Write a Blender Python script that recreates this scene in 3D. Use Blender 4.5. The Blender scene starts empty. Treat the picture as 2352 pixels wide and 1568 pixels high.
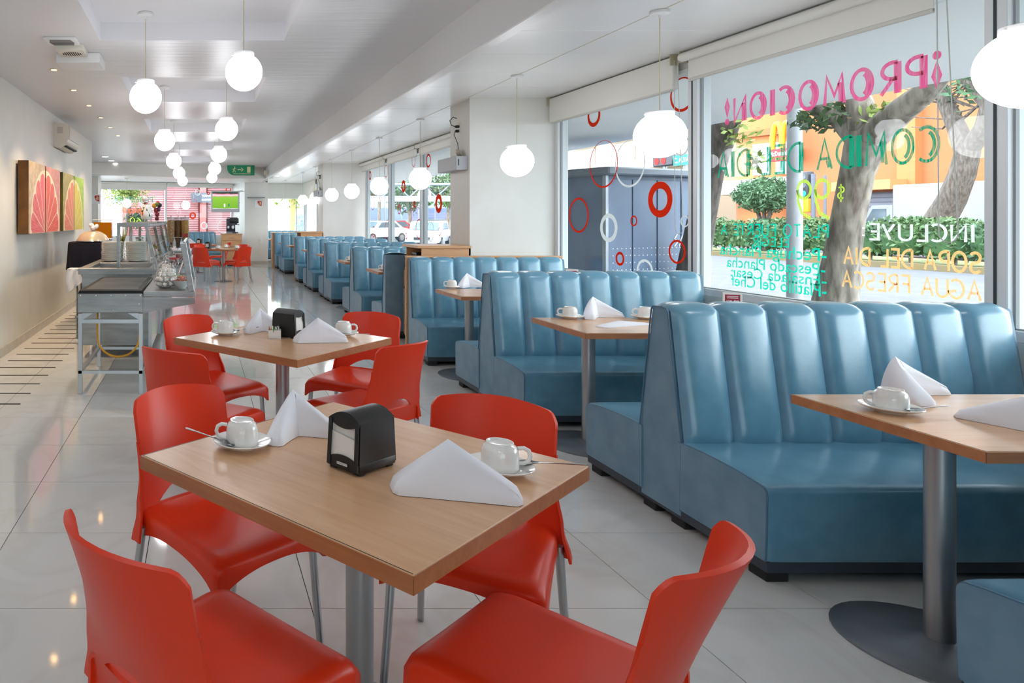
import bpy, bmesh, math, random
from mathutils import Vector, Matrix

# ------------------------------------------------------------------ camera, world, sun, exposure
S = bpy.context.scene
C = S.collection
PI = math.pi
rnd = random.Random(7)
CAM_Z = 1.42
FPX, PX, PY = 1568.0, 458.0, 503.0        # 24 mm shift lens on a 36 mm wide frame, principal point of the photograph

cam = bpy.data.objects.new('camera', bpy.data.cameras.new('camera'))
C.objects.link(cam)
cam.location = (0, 0, CAM_Z)
cam.rotation_euler = (PI / 2, 0, 0)
cam.data.sensor_width = 36
cam.data.lens = 24
cam.data.shift_x = (1176 - PX) / 2352
cam.data.shift_y = -(784 - PY) / 2352
cam.data.clip_start = 0.05
cam.data.clip_end = 400
S.camera = cam

S.view_settings.view_transform = 'Standard'
S.view_settings.look = 'None'
S.view_settings.exposure = 0.82
S.view_settings.gamma = 1.0
S.view_settings.use_curve_mapping = False
S.cycles.use_denoising = True
S.cycles.max_bounces = 10
S.cycles.diffuse_bounces = 5
S.cycles.glossy_bounces = 4
S.cycles.transparent_max_bounces = 16
S.cycles.sample_clamp_indirect = 8.0
S.cycles.caustics_reflective = False
S.cycles.caustics_refractive = False

SKY = 5.4          # sky radiance
GLOBE = 8.5        # pendant globe radiance
SUN = 1.2

world = bpy.data.worlds.new('world')
S.world = world
world.use_nodes = True
bg = world.node_tree.nodes['Background']
bg.inputs['Color'].default_value = (0.86, 0.93, 1.0, 1)
bg.inputs['Strength'].default_value = SKY

sun = bpy.data.objects.new('sun', bpy.data.lights.new('sun', 'SUN'))
C.objects.link(sun)
sun.data.energy = SUN
sun.data.angle = 0.03
sun.data.color = (1.0, 0.95, 0.86)
sun.rotation_euler = Vector((0.62, 0.38, -0.69)).to_track_quat('-Z', 'Y').to_euler()


# pixel helpers: a pixel gives a direction, the touched plane gives the distance
def pY(x, y, Y):
    return Vector(((x - PX) * Y / FPX, Y, CAM_Z - (y - PY) * Y / FPX))


def pX(x, y, X):
    Y = X * FPX / (x - PX)
    return Vector((X, Y, CAM_Z - (y - PY) * Y / FPX))


def pZ(x, y, Z):
    Y = FPX * (CAM_Z - Z) / (y - PY)
    return Vector(((x - PX) * Y / FPX, Y, Z))


# ------------------------------------------------------------------ materials
def lin(c):
    out = []
    for v in c[:3]:
        v = v / 255.0
        out.append(v / 12.92 if v <= 0.04045 else ((v + 0.055) / 1.055) ** 2.4)
    return (out[0], out[1], out[2], 1.0)


MATS = {}


def nodes_of(m):
    m.use_nodes = True
    return m.node_tree.nodes, m.node_tree.links, m.node_tree.nodes['Principled BSDF']


def coords(n, l, scale=(1, 1, 1), kind='Object', rot=(0, 0, 0)):
    tc = n.new('ShaderNodeTexCoord')
    mp = n.new('ShaderNodeMapping')
    mp.inputs['Scale'].default_value = scale
    mp.inputs['Rotation'].default_value = rot
    l.new(tc.outputs[kind], mp.inputs['Vector'])
    return mp.outputs['Vector']


def mat(name, col, rough=0.5, metal=0.0, col2=None, nscale=4.0, stretch=(1, 1, 1), detail=4, bump=0.0, bscale=60.0,
        bstretch=(1, 1, 1), spec=None, coat=0.0, coat_rough=0.1, emit=None, emit_s=0.0, alpha=1.0, sheen=0.0,
        lo=0.35, hi=0.65, trans=0.0, ior=None, kind='Object'):
    if name in MATS:
        return MATS[name]
    m = bpy.data.materials.new(name)
    n, l, p = nodes_of(m)
    p.inputs['Base Color'].default_value = lin(col)
    p.inputs['Roughness'].default_value = rough
    p.inputs['Metallic'].default_value = metal
    if spec is not None:
        p.inputs['Specular IOR Level'].default_value = spec
    p.inputs['Coat Weight'].default_value = coat
    p.inputs['Coat Roughness'].default_value = coat_rough
    p.inputs['Sheen Weight'].default_value = sheen
    p.inputs['Transmission Weight'].default_value = trans
    if ior:
        p.inputs['IOR'].default_value = ior
    p.inputs['Alpha'].default_value = alpha
    if emit is not None:
        p.inputs['Emission Color'].default_value = lin(emit)
        p.inputs['Emission Strength'].default_value = emit_s
    if col2 is not None:
        v = coords(n, l, stretch, kind)
        t = n.new('ShaderNodeTexNoise')
        t.inputs['Scale'].default_value = nscale
        t.inputs['Detail'].default_value = detail
        l.new(v, t.inputs['Vector'])
        r = n.new('ShaderNodeValToRGB')
        r.color_ramp.elements[0].position = lo
        r.color_ramp.elements[1].position = hi
        r.color_ramp.elements[0].color = lin(col)
        r.color_ramp.elements[1].color = lin(col2)
        l.new(t.outputs['Fac'], r.inputs['Fac'])
        l.new(r.outputs['Color'], p.inputs['Base Color'])
    if bump > 0:
        v = coords(n, l, bstretch, kind)
        t = n.new('ShaderNodeTexNoise')
        t.inputs['Scale'].default_value = bscale
        t.inputs['Detail'].default_value = 3
        l.new(v, t.inputs['Vector'])
        b = n.new('ShaderNodeBump')
        b.inputs['Strength'].default_value = bump
        b.inputs['Distance'].default_value = 0.01
        l.new(t.outputs['Fac'], b.inputs['Height'])
        l.new(b.outputs['Normal'], p.inputs['Normal'])
    MATS[name] = m
    return m


def emat(name, col, s):
    if name in MATS:
        return MATS[name]
    m = bpy.data.materials.new(name)
    m.use_nodes = True
    n, l = m.node_tree.nodes, m.node_tree.links
    n.clear()
    e = n.new('ShaderNodeEmission')
    e.inputs['Color'].default_value = lin(col)
    e.inputs['Strength'].default_value = s
    o = n.new('ShaderNodeOutputMaterial')
    l.new(e.outputs[0], o.inputs['Surface'])
    MATS[name] = m
    return m


def glass_mat(name, tint=(255, 255, 255), refl=1.0, rough=0.0):
    """thin architectural glass: straight-through transparency with fresnel reflection"""
    if name in MATS:
        return MATS[name]
    m = bpy.data.materials.new(name)
    m.use_nodes = True
    n, l = m.node_tree.nodes, m.node_tree.links
    n.clear()
    t = n.new('ShaderNodeBsdfTransparent')
    t.inputs['Color'].default_value = lin(tint)
    g = n.new('ShaderNodeBsdfGlossy')
    g.inputs['Roughness'].default_value = rough
    g.inputs['Color'].default_value = (refl, refl, refl, 1)
    lw = n.new('ShaderNodeLayerWeight')
    lw.inputs['Blend'].default_value = 0.5
    pw = n.new('ShaderNodeMath')
    pw.operation = 'POWER'
    pw.inputs[1].default_value = 5.0
    l.new(lw.outputs['Facing'], pw.inputs[0])
    f = n.new('ShaderNodeMath')
    f.operation = 'MULTIPLY_ADD'
    f.inputs[1].default_value = 0.5
    f.inputs[2].default_value = 0.012
    l.new(pw.outputs[0], f.inputs[0])
    mx = n.new('ShaderNodeMixShader')
    o = n.new('ShaderNodeOutputMaterial')
    l.new(f.outputs[0], mx.inputs[0])
    l.new(t.outputs[0], mx.inputs[1])
    l.new(g.outputs[0], mx.inputs[2])
    l.new(mx.outputs[0], o.inputs['Surface'])
    MATS[name] = m
    return m


def paint_mat(name, col, k=0.5, streak=True):
    """translucent window paint, streaky like a broad marker"""
    if name in MATS:
        return MATS[name]
    m = bpy.data.materials.new(name)
    m.use_nodes = True
    n, l = m.node_tree.nodes, m.node_tree.links
    n.clear()
    d = n.new('ShaderNodeBsdfDiffuse')
    t = n.new('ShaderNodeBsdfTranslucent')
    d.inputs['Color'].default_value = lin(col)
    t.inputs['Color'].default_value = lin(col)
    mx = n.new('ShaderNodeMixShader')
    mx.inputs[0].default_value = k
    o = n.new('ShaderNodeOutputMaterial')
    l.new(d.outputs[0], mx.inputs[1])
    l.new(t.outputs[0], mx.inputs[2])
    if streak:
        v = coords(n, l, (1, 90, 9))
        tx = n.new('ShaderNodeTexNoise')
        tx.inputs['Scale'].default_value = 1.0
        l.new(v, tx.inputs['Vector'])
        r = n.new('ShaderNodeMapRange')
        r.inputs['From Min'].default_value = 0.35
        r.inputs['From Max'].default_value = 0.6
        r.inputs['To Min'].default_value = 0.72
        r.inputs['To Max'].default_value = 1.0
        l.new(tx.outputs['Fac'], r.inputs['Value'])
        tr = n.new('ShaderNodeBsdfTransparent')
        m2 = n.new('ShaderNodeMixShader')
        l.new(r.outputs['Result'], m2.inputs[0])
        l.new(tr.outputs[0], m2.inputs[1])
        l.new(mx.outputs[0], m2.inputs[2])
        l.new(m2.outputs[0], o.inputs['Surface'])
    else:
        l.new(mx.outputs[0], o.inputs['Surface'])
    MATS[name] = m
    return m


wall_m = mat('wall_paint', (226, 225, 220), 0.55, col2=(221, 220, 214), nscale=3, bump=0.12, bscale=120)
ceil_m = mat('ceiling_gloss_paint', (226, 226, 229), 0.38, bump=0.5, bscale=1.0, bstretch=(1.6, 13, 1), spec=0.35)
ceilr_m = mat('ceiling_panel_paint', (232, 232, 232), 0.3)
grout_m = mat('tile_grout', (92, 88, 82), 0.8)
red_m = mat('red_plastic', (226, 56, 20), 0.36, bump=0.03, bscale=900, spec=0.4)
vinyl_m = mat('blue_vinyl', (106, 156, 180), 0.28, col2=(92, 143, 168), nscale=9, detail=6, bump=0.05, bscale=240, spec=0.6, coat=0.35, coat_rough=0.2)
vinyl_side_m = mat('blue_grey_vinyl', (112, 144, 164), 0.45, col2=(99, 132, 154), nscale=9, detail=6, bump=0.06, bscale=240)
pipe_m = mat('vinyl_piping', (72, 112, 138), 0.4)
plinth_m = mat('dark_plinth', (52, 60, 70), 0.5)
black_m = mat('black_plastic', (22, 22, 24), 0.32, bump=0.04, bscale=500)
rubber_m = mat('black_rubber', (24, 23, 24), 0.7)
alu_m = mat('brushed_aluminium', (184, 186, 188), 0.34, 0.95)
steel_m = mat('stainless_steel', (158, 158, 158), 0.38, 0.9, col2=(138, 138, 138), nscale=3, stretch=(1, 1, 8), bump=0.05, bscale=6, bstretch=(2, 2, 90))
chrome_m = mat('chrome', (214, 214, 216), 0.12, 1.0)
greymetal_m = mat('grey_metal', (142, 146, 152), 0.4, 0.7, col2=(122, 126, 132), nscale=5)
column_m = mat('silver_painted_steel', (168, 170, 172), 0.36, 0.85)
porcelain_m = mat('white_porcelain', (236, 234, 230), 0.12, coat=0.4)
linen_m = mat('white_linen', (236, 236, 242), 0.9, bump=0.15, bscale=700, sheen=0.2)
paper_m = mat('napkin_paper', (232, 228, 222), 0.95, bump=0.1, bscale=300)
white_m = mat('white_plastic', (232, 232, 232), 0.4)
cream_m = mat('cream_plastic', (222, 218, 204), 0.45)
blind_m = mat('blind_fabric', (222, 221, 214), 0.85, bump=0.08, bscale=500)
frame_m = mat('white_aluminium_frame', (218, 222, 224), 0.4)
frame2_m = mat('grey_frame', (150, 156, 156), 0.5)
skirt_m = mat('grey_stone_baseboard', (196, 192, 184), 0.35, col2=(186, 181, 172), nscale=8)
navy_m = mat('navy_cloth', (20, 22, 38), 0.95, bump=0.1, bscale=300)
glass_m = glass_mat('window_glass', (246, 250, 250))
clear_m = glass_mat('clear_acrylic', (240, 244, 244))
globe_m = emat('lamp_globe_glass', (250, 251, 255), GLOBE)


def wood_mat(name, base, dark, rough, scale=1.0, rot=0.0, coat=0.0):
    m = bpy.data.materials.new(name)
    n, l, p = nodes_of(m)
    v = coords(n, l, (3.2 * scale, 36 * scale, 36 * scale), rot=(0, 0, rot))
    t = n.new('ShaderNodeTexNoise')
    t.inputs['Scale'].default_value = 1.0
    t.inputs['Detail'].default_value = 7
    t.inputs['Roughness'].default_value = 0.62
    t.inputs['Distortion'].default_value = 0.6
    l.new(v, t.inputs['Vector'])
    v2 = coords(n, l, (1.3 * scale, 4.5 * scale, 4.5 * scale), rot=(0, 0, rot))
    t2 = n.new('ShaderNodeTexNoise')
    t2.inputs['Scale'].default_value = 1.0
    t2.inputs['Detail'].default_value = 3
    t2.inputs['Distortion'].default_value = 1.2
    l.new(v2, t2.inputs['Vector'])
    mx = n.new('ShaderNodeMath')
    mx.operation = 'MULTIPLY_ADD'
    mx.inputs[1].default_value = 0.55
    l.new(t.outputs['Fac'], mx.inputs[0])
    m2 = n.new('ShaderNodeMath')
    m2.operation = 'MULTIPLY'
    m2.inputs[1].default_value = 0.45
    l.new(t2.outputs['Fac'], m2.inputs[0])
    l.new(m2.outputs[0], mx.inputs[2])
    r = n.new('ShaderNodeValToRGB')
    r.color_ramp.elements[0].position = 0.33
    r.color_ramp.elements[1].position = 0.66
    r.color_ramp.elements[0].color = lin(dark)
    r.color_ramp.elements[1].color = lin(base)
    l.new(mx.outputs[0], r.inputs['Fac'])
    l.new(r.outputs['Color'], p.inputs['Base Color'])
    p.inputs['Roughness'].default_value = rough
    p.inputs['Coat Weight'].default_value = coat
    p.inputs['Coat Roughness'].default_value = 0.12
    MATS[name] = m
    return m


wood_top_m = wood_mat('beech_laminate_top', (220, 176, 136), (204, 156, 114), 0.26, coat=0.15)
wood_edge_m = wood_mat('beech_edge_band', (186, 124, 80), (160, 98, 60), 0.4, scale=1.6)
wood_cab_m = wood_mat('beech_cabinet', (212, 164, 118), (196, 146, 100), 0.4)
dark_seam_m = mat('dark_seam', (46, 34, 24), 0.8)


def tile_mat():
    m = bpy.data.materials.new('polished_white_tile')
    n, l, p = nodes_of(m)
    tc = n.new('ShaderNodeTexCoord')
    gm = n.new('ShaderNodeNewGeometry')
    t = n.new('ShaderNodeTexNoise')
    t.inputs['Scale'].default_value = 1.7
    t.inputs['Detail'].default_value = 8
    t.inputs['Distortion'].default_value = 1.4
    l.new(gm.outputs['Position'], t.inputs['Vector'])
    r = n.new('ShaderNodeValToRGB')
    e = r.color_ramp.elements
    e[0].position = 0.44
    e[0].color = lin((219, 219, 216))
    e[1].position = 0.5
    e[1].color = lin((214, 213, 209))
    e2 = e.new(0.56)
    e2.color = lin((219, 219, 216))
    l.new(t.outputs['Fac'], r.inputs['Fac'])
    l.new(r.outputs['Color'], p.inputs['Base Color'])
    p.inputs['Roughness'].default_value = 0.06
    p.inputs['Specular IOR Level'].default_value = 0.55
    MATS['tile'] = m
    return m


tile_m = tile_mat()


# ------------------------------------------------------------------ mesh builder
def arc(cx, cy, rx, ry, a0, a1, n=14):
    return [(cx + rx * math.cos(math.radians(a0 + (a1 - a0) * i / n)),
             cy + ry * math.sin(math.radians(a0 + (a1 - a0) * i / n))) for i in range(n + 1)]


class MB:
    def __init__(self):
        self.v, self.f = [], []

    def add(self, vs, fs):
        o = len(self.v)
        self.v += [tuple(p) for p in vs]
        self.f += [tuple(i + o for i in q) for q in fs]
        return self

    def box(self, x0, x1, y0, y1, z0, z1, M=None):
        vs = [(x0, y0, z0), (x1, y0, z0), (x1, y1, z0), (x0, y1, z0), (x0, y0, z1), (x1, y0, z1), (x1, y1, z1), (x0, y1, z1)]
        if M is not None:
            vs = [M @ Vector(p) for p in vs]
        return self.add(vs, [(0, 3, 2, 1), (4, 5, 6, 7), (0, 1, 5, 4), (1, 2, 6, 5), (2, 3, 7, 6), (3, 0, 4, 7)])

    def rbox(self, x0, x1, y0, y1, z0, z1, b=0.005, seg=2, M=None):
        bm = bmesh.new()
        bmesh.ops.create_cube(bm, size=1)
        for q in bm.verts:
            q.co = Vector((x0 + (q.co.x + .5) * (x1 - x0), y0 + (q.co.y + .5) * (y1 - y0), z0 + (q.co.z + .5) * (z1 - z0)))
        bmesh.ops.bevel(bm, geom=bm.edges[:], offset=b, segments=seg, profile=0.5, affect='EDGES')
        if M is not None:
            bmesh.ops.transform(bm, matrix=M, verts=bm.verts)
        bm.verts.index_update()
        self.add([q.co for q in bm.verts], [[q.index for q in fc.verts] for fc in bm.faces])
        bm.free()
        return self

    def tube(self, pts, r, seg=8, caps=True, closed=False):
        pts = [Vector(p) for p in pts]
        n = len(pts)
        rs = r if isinstance(r, (list, tuple)) else [r] * n
        up = None
        rings = []
        for i, p in enumerate(pts):
            if closed:
                d = pts[(i + 1) % n] - pts[i - 1]
            else:
                d = pts[min(i + 1, n - 1)] - pts[max(i - 1, 0)]
            if d.length < 1e-9:
                d = Vector((0, 0, 1))
            d.normalize()
            if up is None:
                a = Vector((0, 0, 1)) if abs(d.z) < 0.9 else Vector((1, 0, 0))
                up = (a - d * a.dot(d)).normalized()
            else:
                up = up - d * up.dot(d)
                if up.length < 1e-6:
                    a = Vector((0, 0, 1)) if abs(d.z) < 0.9 else Vector((1, 0, 0))
                    up = a - d * a.dot(d)
                up.normalize()
            s = d.cross(up)
            rings.append([p + (up * math.cos(2 * PI * k / seg) + s * math.sin(2 * PI * k / seg)) * rs[i] for k in range(seg)])
        vs = [q for ring in rings for q in ring]
        fs = []
        m = n if closed else n - 1
        for i in range(m):
            j = (i + 1) % n
            for k in range(seg):
                k2 = (k + 1) % seg
                fs.append((i * seg + k, i * seg + k2, j * seg + k2, j * seg + k))
        if caps and not closed:
            fs.append(tuple(range(seg))[::-1])
            fs.append(tuple((n - 1) * seg + k for k in range(seg)))
        return self.add(vs, fs)

    def lathe(self, prof, seg=24, c=(0, 0, 0), M=None):
        """prof: list of (radius, z)"""
        vs, fs, rows = [], [], []
        for r, z in prof:
            if r < 1e-6:
                rows.append([len(vs)])
                vs.append((c[0], c[1], c[2] + z))
            else:
                rows.append(list(range(len(vs), len(vs) + seg)))
                vs += [(c[0] + r * math.cos(2 * PI * k / seg), c[1] + r * math.sin(2 * PI * k / seg), c[2] + z) for k in range(seg)]
        for a, b in zip(rows, rows[1:]):
            for k in range(seg):
                k2 = (k + 1) % seg
                q = [a[k % len(a)], a[k2 % len(a)], b[k2 % len(b)], b[k % len(b)]]
                u = []
                for i in q:
                    if i not in u:
                        u.append(i)
                if len(u) > 2:
                    fs.append(tuple(u))
        if M is not None:
            vs = [M @ Vector(p) for p in vs]
        return self.add(vs, fs)

    def prism(self, poly, a0, a1, axis='x', M=None):
        """poly: 2D points; extruded from a0 to a1 along axis (x: yz plane, y: xz plane, z: xy plane)"""
        def mk(p, a):
            return {'x': (a, p[0], p[1]), 'y': (p[0], a, p[1]), 'z': (p[0], p[1], a)}[axis]
        n = len(poly)
        vs = [mk(p, a0) for p in poly] + [mk(p, a1) for p in poly]
        if M is not None:
            vs = [M @ Vector(p) for p in vs]
        fs = [tuple(range(n))[::-1], tuple(range(n, 2 * n))]
        fs += [(i, (i + 1) % n, n + (i + 1) % n, n + i) for i in range(n)]
        return self.add(vs, fs)

    def grid(self, fn, nu, nv):
        vs = [fn(i / nu, j / nv) for j in range(nv + 1) for i in range(nu + 1)]
        fs = [(j * (nu + 1) + i, j * (nu + 1) + i + 1, (j + 1) * (nu + 1) + i + 1, (j + 1) * (nu + 1) + i) for j in range(nv) for i in range(nu)]
        return self.add(vs, fs)

    def sphere(self, c, r, seg=12, rings=8, sc=(1, 1, 1), M=None):
        prof = [(r * math.sin(PI * k / rings), -r * math.cos(PI * k / rings)) for k in range(rings + 1)]
        prof[0] = (0, -r)
        prof[-1] = (0, r)
        m = Matrix.Translation(Vector(c)) @ (M if M is not None else Matrix()) @ Matrix.Diagonal((sc[0], sc[1], sc[2], 1))
        return self.lathe(prof, seg, (0, 0, 0), m)

    def mesh(self, name, m, smooth=40, solid=0.0, weld=False):
        me = bpy.data.meshes.new(name)
        me.from_pydata(self.v, [], self.f)
        bm = bmesh.new()
        bm.from_mesh(me)
        if weld:
            bmesh.ops.remove_doubles(bm, verts=bm.verts, dist=1e-5)
        if solid:
            bmesh.ops.recalc_face_normals(bm, faces=bm.faces)
            bmesh.ops.solidify(bm, geom=bm.faces[:], thickness=solid)
        bmesh.ops.recalc_face_normals(bm, faces=bm.faces)
        bm.to_mesh(me)
        bm.free()
        me.materials.append(m)
        if smooth:
            me.shade_smooth()
            me.set_sharp_from_angle(angle=math.radians(smooth))
        me.update()
        return me


def link(name, me, parent=None, loc=(0, 0, 0), rot=(0, 0, 0)):
    o = bpy.data.objects.new(name, me)
    C.objects.link(o)
    o.location = loc
    o.rotation_euler = rot
    if parent is not None:
        o.parent = parent
    return o


def obj(name, mb, m, parent=None, smooth=40, loc=(0, 0, 0), rot=(0, 0, 0), solid=0.0, weld=False, label=None):
    o = link(name, mb.mesh(name, m, smooth, solid, weld), parent, loc, rot)
    if label:
        o['label'] = label
    return o


def tag(o, label, cat, group=None):
    o['label'] = label
    o['category'] = cat
    if group:
        o['group'] = group
    return o


def thing(name, label, cat, loc=(0, 0, 0), rz=0.0, group=None):
    o = bpy.data.objects.new(name, None)
    C.objects.link(o)
    o.location = loc
    o.rotation_euler = (0, 0, rz)
    o.empty_display_size = 0.1
    return tag(o, label, cat, group)


def struct(name, mb, m, parent=None, smooth=0, **k):
    o = obj(name, mb, m, parent, smooth, **k)
    if parent is None:
        o['kind'] = 'structure'
    return o


def dup(o, loc=None, rz=None, label=None, group=None, parent=None):
    c = o.copy()
    C.objects.link(c)
    if parent is not None:
        c.parent = parent
    if loc is not None:
        c.location = loc
    if rz is not None:
        c.rotation_euler = (0, 0, rz)
    if label:
        c['label'] = label
    if group:
        c['group'] = group
    for ch in [q for q in C.objects if q.parent == o]:
        d = ch.copy()
        C.objects.link(d)
        d.parent = c
        for g in [q for q in C.objects if q.parent == ch]:
            e = g.copy()
            C.objects.link(e)
            e.parent = d
    return c


def lerp_table(tab, x):
    for (a, va), (b, vb) in zip(tab, tab[1:]):
        if x <= b:
            t = max(0.0, (x - a) / (b - a))
            t = t * t * (3 - 2 * t)
            return va + (vb - va) * t
    return tab[-1][1]


def text_mb(s, size=1.0, extr=0.0, offset=0.0, align='LEFT'):
    cu = bpy.data.curves.new('t', 'FONT')
    cu.body = s
    cu.size = size
    cu.extrude = extr
    cu.offset = offset
    cu.align_x = align
    cu.resolution_u = 3
    o = bpy.data.objects.new('t', cu)
    C.objects.link(o)
    dg = bpy.context.evaluated_depsgraph_get()
    me = bpy.data.meshes.new_from_object(o.evaluated_get(dg))
    mb = MB()
    mb.add([q.co[:] for q in me.vertices], [list(p.vertices) for p in me.polygons])
    bpy.data.objects.remove(o)
    bpy.data.curves.remove(cu)
    bpy.data.meshes.remove(me)
    return mb


def fit(mb, fn, x0=0.0, x1=1.0, y0=0.0, y1=1.0):
    """map a flat (x,y) text mesh onto fn(u,v), u and v in 0..1 across its bounding box"""
    xs = [p[0] for p in mb.v]
    ys = [p[1] for p in mb.v]
    a, b, c, d = min(xs), max(xs), min(ys), max(ys)
    mb.v = [tuple(fn((p[0] - a) / (b - a), (p[1] - c) / (d - c), p[2])) for p in mb.v]
    return mb


# ------------------------------------------------------------------ hand-lettered stroke font (unit height)
GL = {
    'A': (0.62, [[(0, 0), (.3, 1), (.6, 0)], [(.13, .36), (.47, .36)]]),
    'C': (0.6, [arc(.38, .5, .38, .5, 55, 305)]),
    'D': (0.6, [[(0, 0), (0, 1)], [(0, 1)] + arc(.1, .5, .5, .5, 88, -88) + [(0, 0)]]),
    'E': (0.48, [[(.46, 1), (0, 1), (0, 0), (.46, 0)], [(0, .52), (.38, .52)]]),
    'F': (0.48, [[(.46, 1), (0, 1), (0, 0)], [(0, .52), (.38, .52)]]),
    'G': (0.62, [arc(.38, .5, .38, .5, 50, 340) + [(.36, .42)]]),
    'I': (0.12, [[(.06, 0), (.06, 1)]]),
    'L': (0.46, [[(0, 1), (0, 0), (.44, 0)]]),
    'M': (0.74, [[(0, 0), (.08, 1), (.36, .3), (.64, 1), (.72, 0)]]),
    'N': (0.58, [[(0, 0), (0, 1), (.56, 0), (.56, 1)]]),
    'O': (0.7, [arc(.35, .5, .35, .5, 90, 450, 22)]),
    'P': (0.5, [[(0, 0), (0, 1)], [(0, 1)] + arc(.16, .74, .32, .26, 88, -88) + [(0, .48)]]),
    'R': (0.54, [[(0, 0), (0, 1)], [(0, 1)] + arc(.16, .74, .32, .26, 88, -88) + [(0, .48)], [(.14, .48), (.52, 0)]]),
    'S': (0.52, [arc(.27, .75, .25, .25, 30, 250) + arc(.25, .25, .25, .25, 70, -150)]),
    'T': (0.56, [[(0, 1), (.56, 1)], [(.28, 1), (.28, 0)]]),
    'U': (0.58, [[(0, 1)] + arc(.28, .28, .28, .28, 180, 360) + [(.56, 1)]]),
    'Y': (0.56, [[(0, 1), (.28, .5)], [(.56, 1), (.2, 0)]]),
    '9': (0.5, [arc(.25, .76, .23, .23, 0, 360, 20), [(.48, .76), (.46, .45), (.32, .14), (.02, .0)]]),
    '$': (0.5, [arc(.26, .68, .2, .16, 40, 250) + arc(.26, .36, .2, .16, 70, -140), [(.26, 1), (.26, 0)]]),
    '6': (0.5, [arc(.25, .26, .24, .26, 0, 360, 18), [(.44, 1), (.12, .6), (.01, .26)]]),
    '0': (0.5, [arc(.25, .5, .25, .5, 0, 360, 20)]),
    '!': (0.2, [[(.1, 1), (.18, .7), (.1, .32), (.03, .7), (.1, 1)], arc(.1, .07, .055, .07, 0, 360, 10)]),
    '\u00a1': (0.22, [[(.11, 0), (.2, .3), (.11, .68), (.03, .3), (.11, 0)], arc(.11, .92, .06, .07, 0, 360, 10)]),
    ':': (0.12, [[(.06, .2), (.06, .3)], [(.06, .68), (.06, .78)]]),
    '-': (0.3, [[(.02, .5), (.26, .5)]]),
    '\u00d3': (0.7, [arc(.35, .5, .35, .5, 90, 450, 22), [(.3, 1.08), (.5, 1.25)]]),
    ' ': (0.3, []),
}


HEAVY = {'O': [arc(.35, .5, .215, .36, 110, 250, 8)], 'C': [arc(.38, .5, .245, .36, 110, 250, 8)], 'M': [[(.125, .06), (.165, .72)]], 'N': [[(.115, .0), (.115, .74)]],
         'A': [[(.125, .05), (.2, .3)]], 'E': [[(.115, .08), (.115, .44)], [(.115, .6), (.115, .92)]], 'L': [[(.115, .08), (.115, 1)]]}


def strokes(s, w, gap=0.18, stem=1.0):
    """returns (mesh builder in text units, total width); ribbons w wide"""
    mb = MB()
    x = 0.0
    for ch in s:
        gw, pls = GL[ch]
        heavy = HEAVY.get(ch, []) if stem > 1.3 else []
        for pi, pl in enumerate(pls + heavy):
            pts = [Vector((x + a, b, 0)) for a, b in pl]
            ww = w * (1.15 if pi >= len(pls) else stem if (len(pl) == 2 and abs(pl[0][0] - pl[1][0]) < 0.05) else 1.0)
            n = len(pts)
            closed = (pts[0] - pts[-1]).length < 1e-4 and n > 3
            L, Rr = [], []
            for i, p in enumerate(pts):
                a = pts[i - 1] if i > 0 else (pts[-2] if closed else p)
                b = pts[i + 1] if i < n - 1 else (pts[1] if closed else p)
                d1 = (p - a).normalized() if (p - a).length > 1e-6 else (b - p).normalized()
                d2 = (b - p).normalized() if (b - p).length > 1e-6 else d1
                t = d1 + d2
                t = t.normalized() if t.length > 1e-3 else d1
                nr = Vector((-t.y, t.x, 0))
                k = 1.0 / max(0.55, abs(nr.dot(Vector((-d1.y, d1.x, 0)))))
                L.append(p + nr * ww * .5 * k)
                Rr.append(p - nr * ww * .5 * k)
            mb.add(L + Rr, [(i, i + 1, n + i + 1, n + i) for i in range(n - 1)])
        x += gw + gap
    return mb, x - gap
# ------------------------------------------------------------------ large structure
CEIL, CEILR = 2.88, 2.75
WX = 3.9            # inner face of the window wall
GX = 3.965          # glass plane
LX = -2.04          # left wall
X_J, Y_J = 0.41, 2.491      # tile joint phases
TW, TD = 0.633, 0.60


def build_floor():
    mb = MB().box(-3.8, 4.05, -3.1, 26, -0.12, -0.004)
    fl = struct('floor', mb, grout_m)
    g = 0.0019
    tile_me = MB().box(0, TW - 2 * g, 0, TD - 2 * g, -0.006, 0).mesh('floor_tile', tile_m, 0)
    far = MB()
    near = []
    for iy in range(-9, 40):
        y = Y_J + iy * TD
        for ix in range(-7, 6):
            x = X_J + ix * TW
            if x > WX or x + TW < -3.7:
                continue
            x0, x1 = max(x, -3.7) + g, min(x + TW, WX) - g
            if x + TW < LX - 0.05 and y + TD < 12.9:
                continue
            full = abs((x1 - x0) - (TW - 2 * g)) < 1e-6
            xr = (x + TW * .5)
            vis = y > 0.8 and y < 12.6 and xr < 2.5 and xr > -2.3
            if vis and full:
                link('floor_tile', tile_me, fl, (x0, y + g, 0))
            elif vis:
                obj('floor_tile', MB().box(0, x1 - x0, 0, TD - 2 * g, -0.006, 0), tile_m, fl, 0, loc=(x0, y + g, 0))
            else:
                far.box(x0, x1, y + g, y + TD - g, -0.006, 0)
    o = obj('floor_tile_field', far, tile_m, fl, 0)
    o['kind'] = 'stuff'


build_floor()

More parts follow.
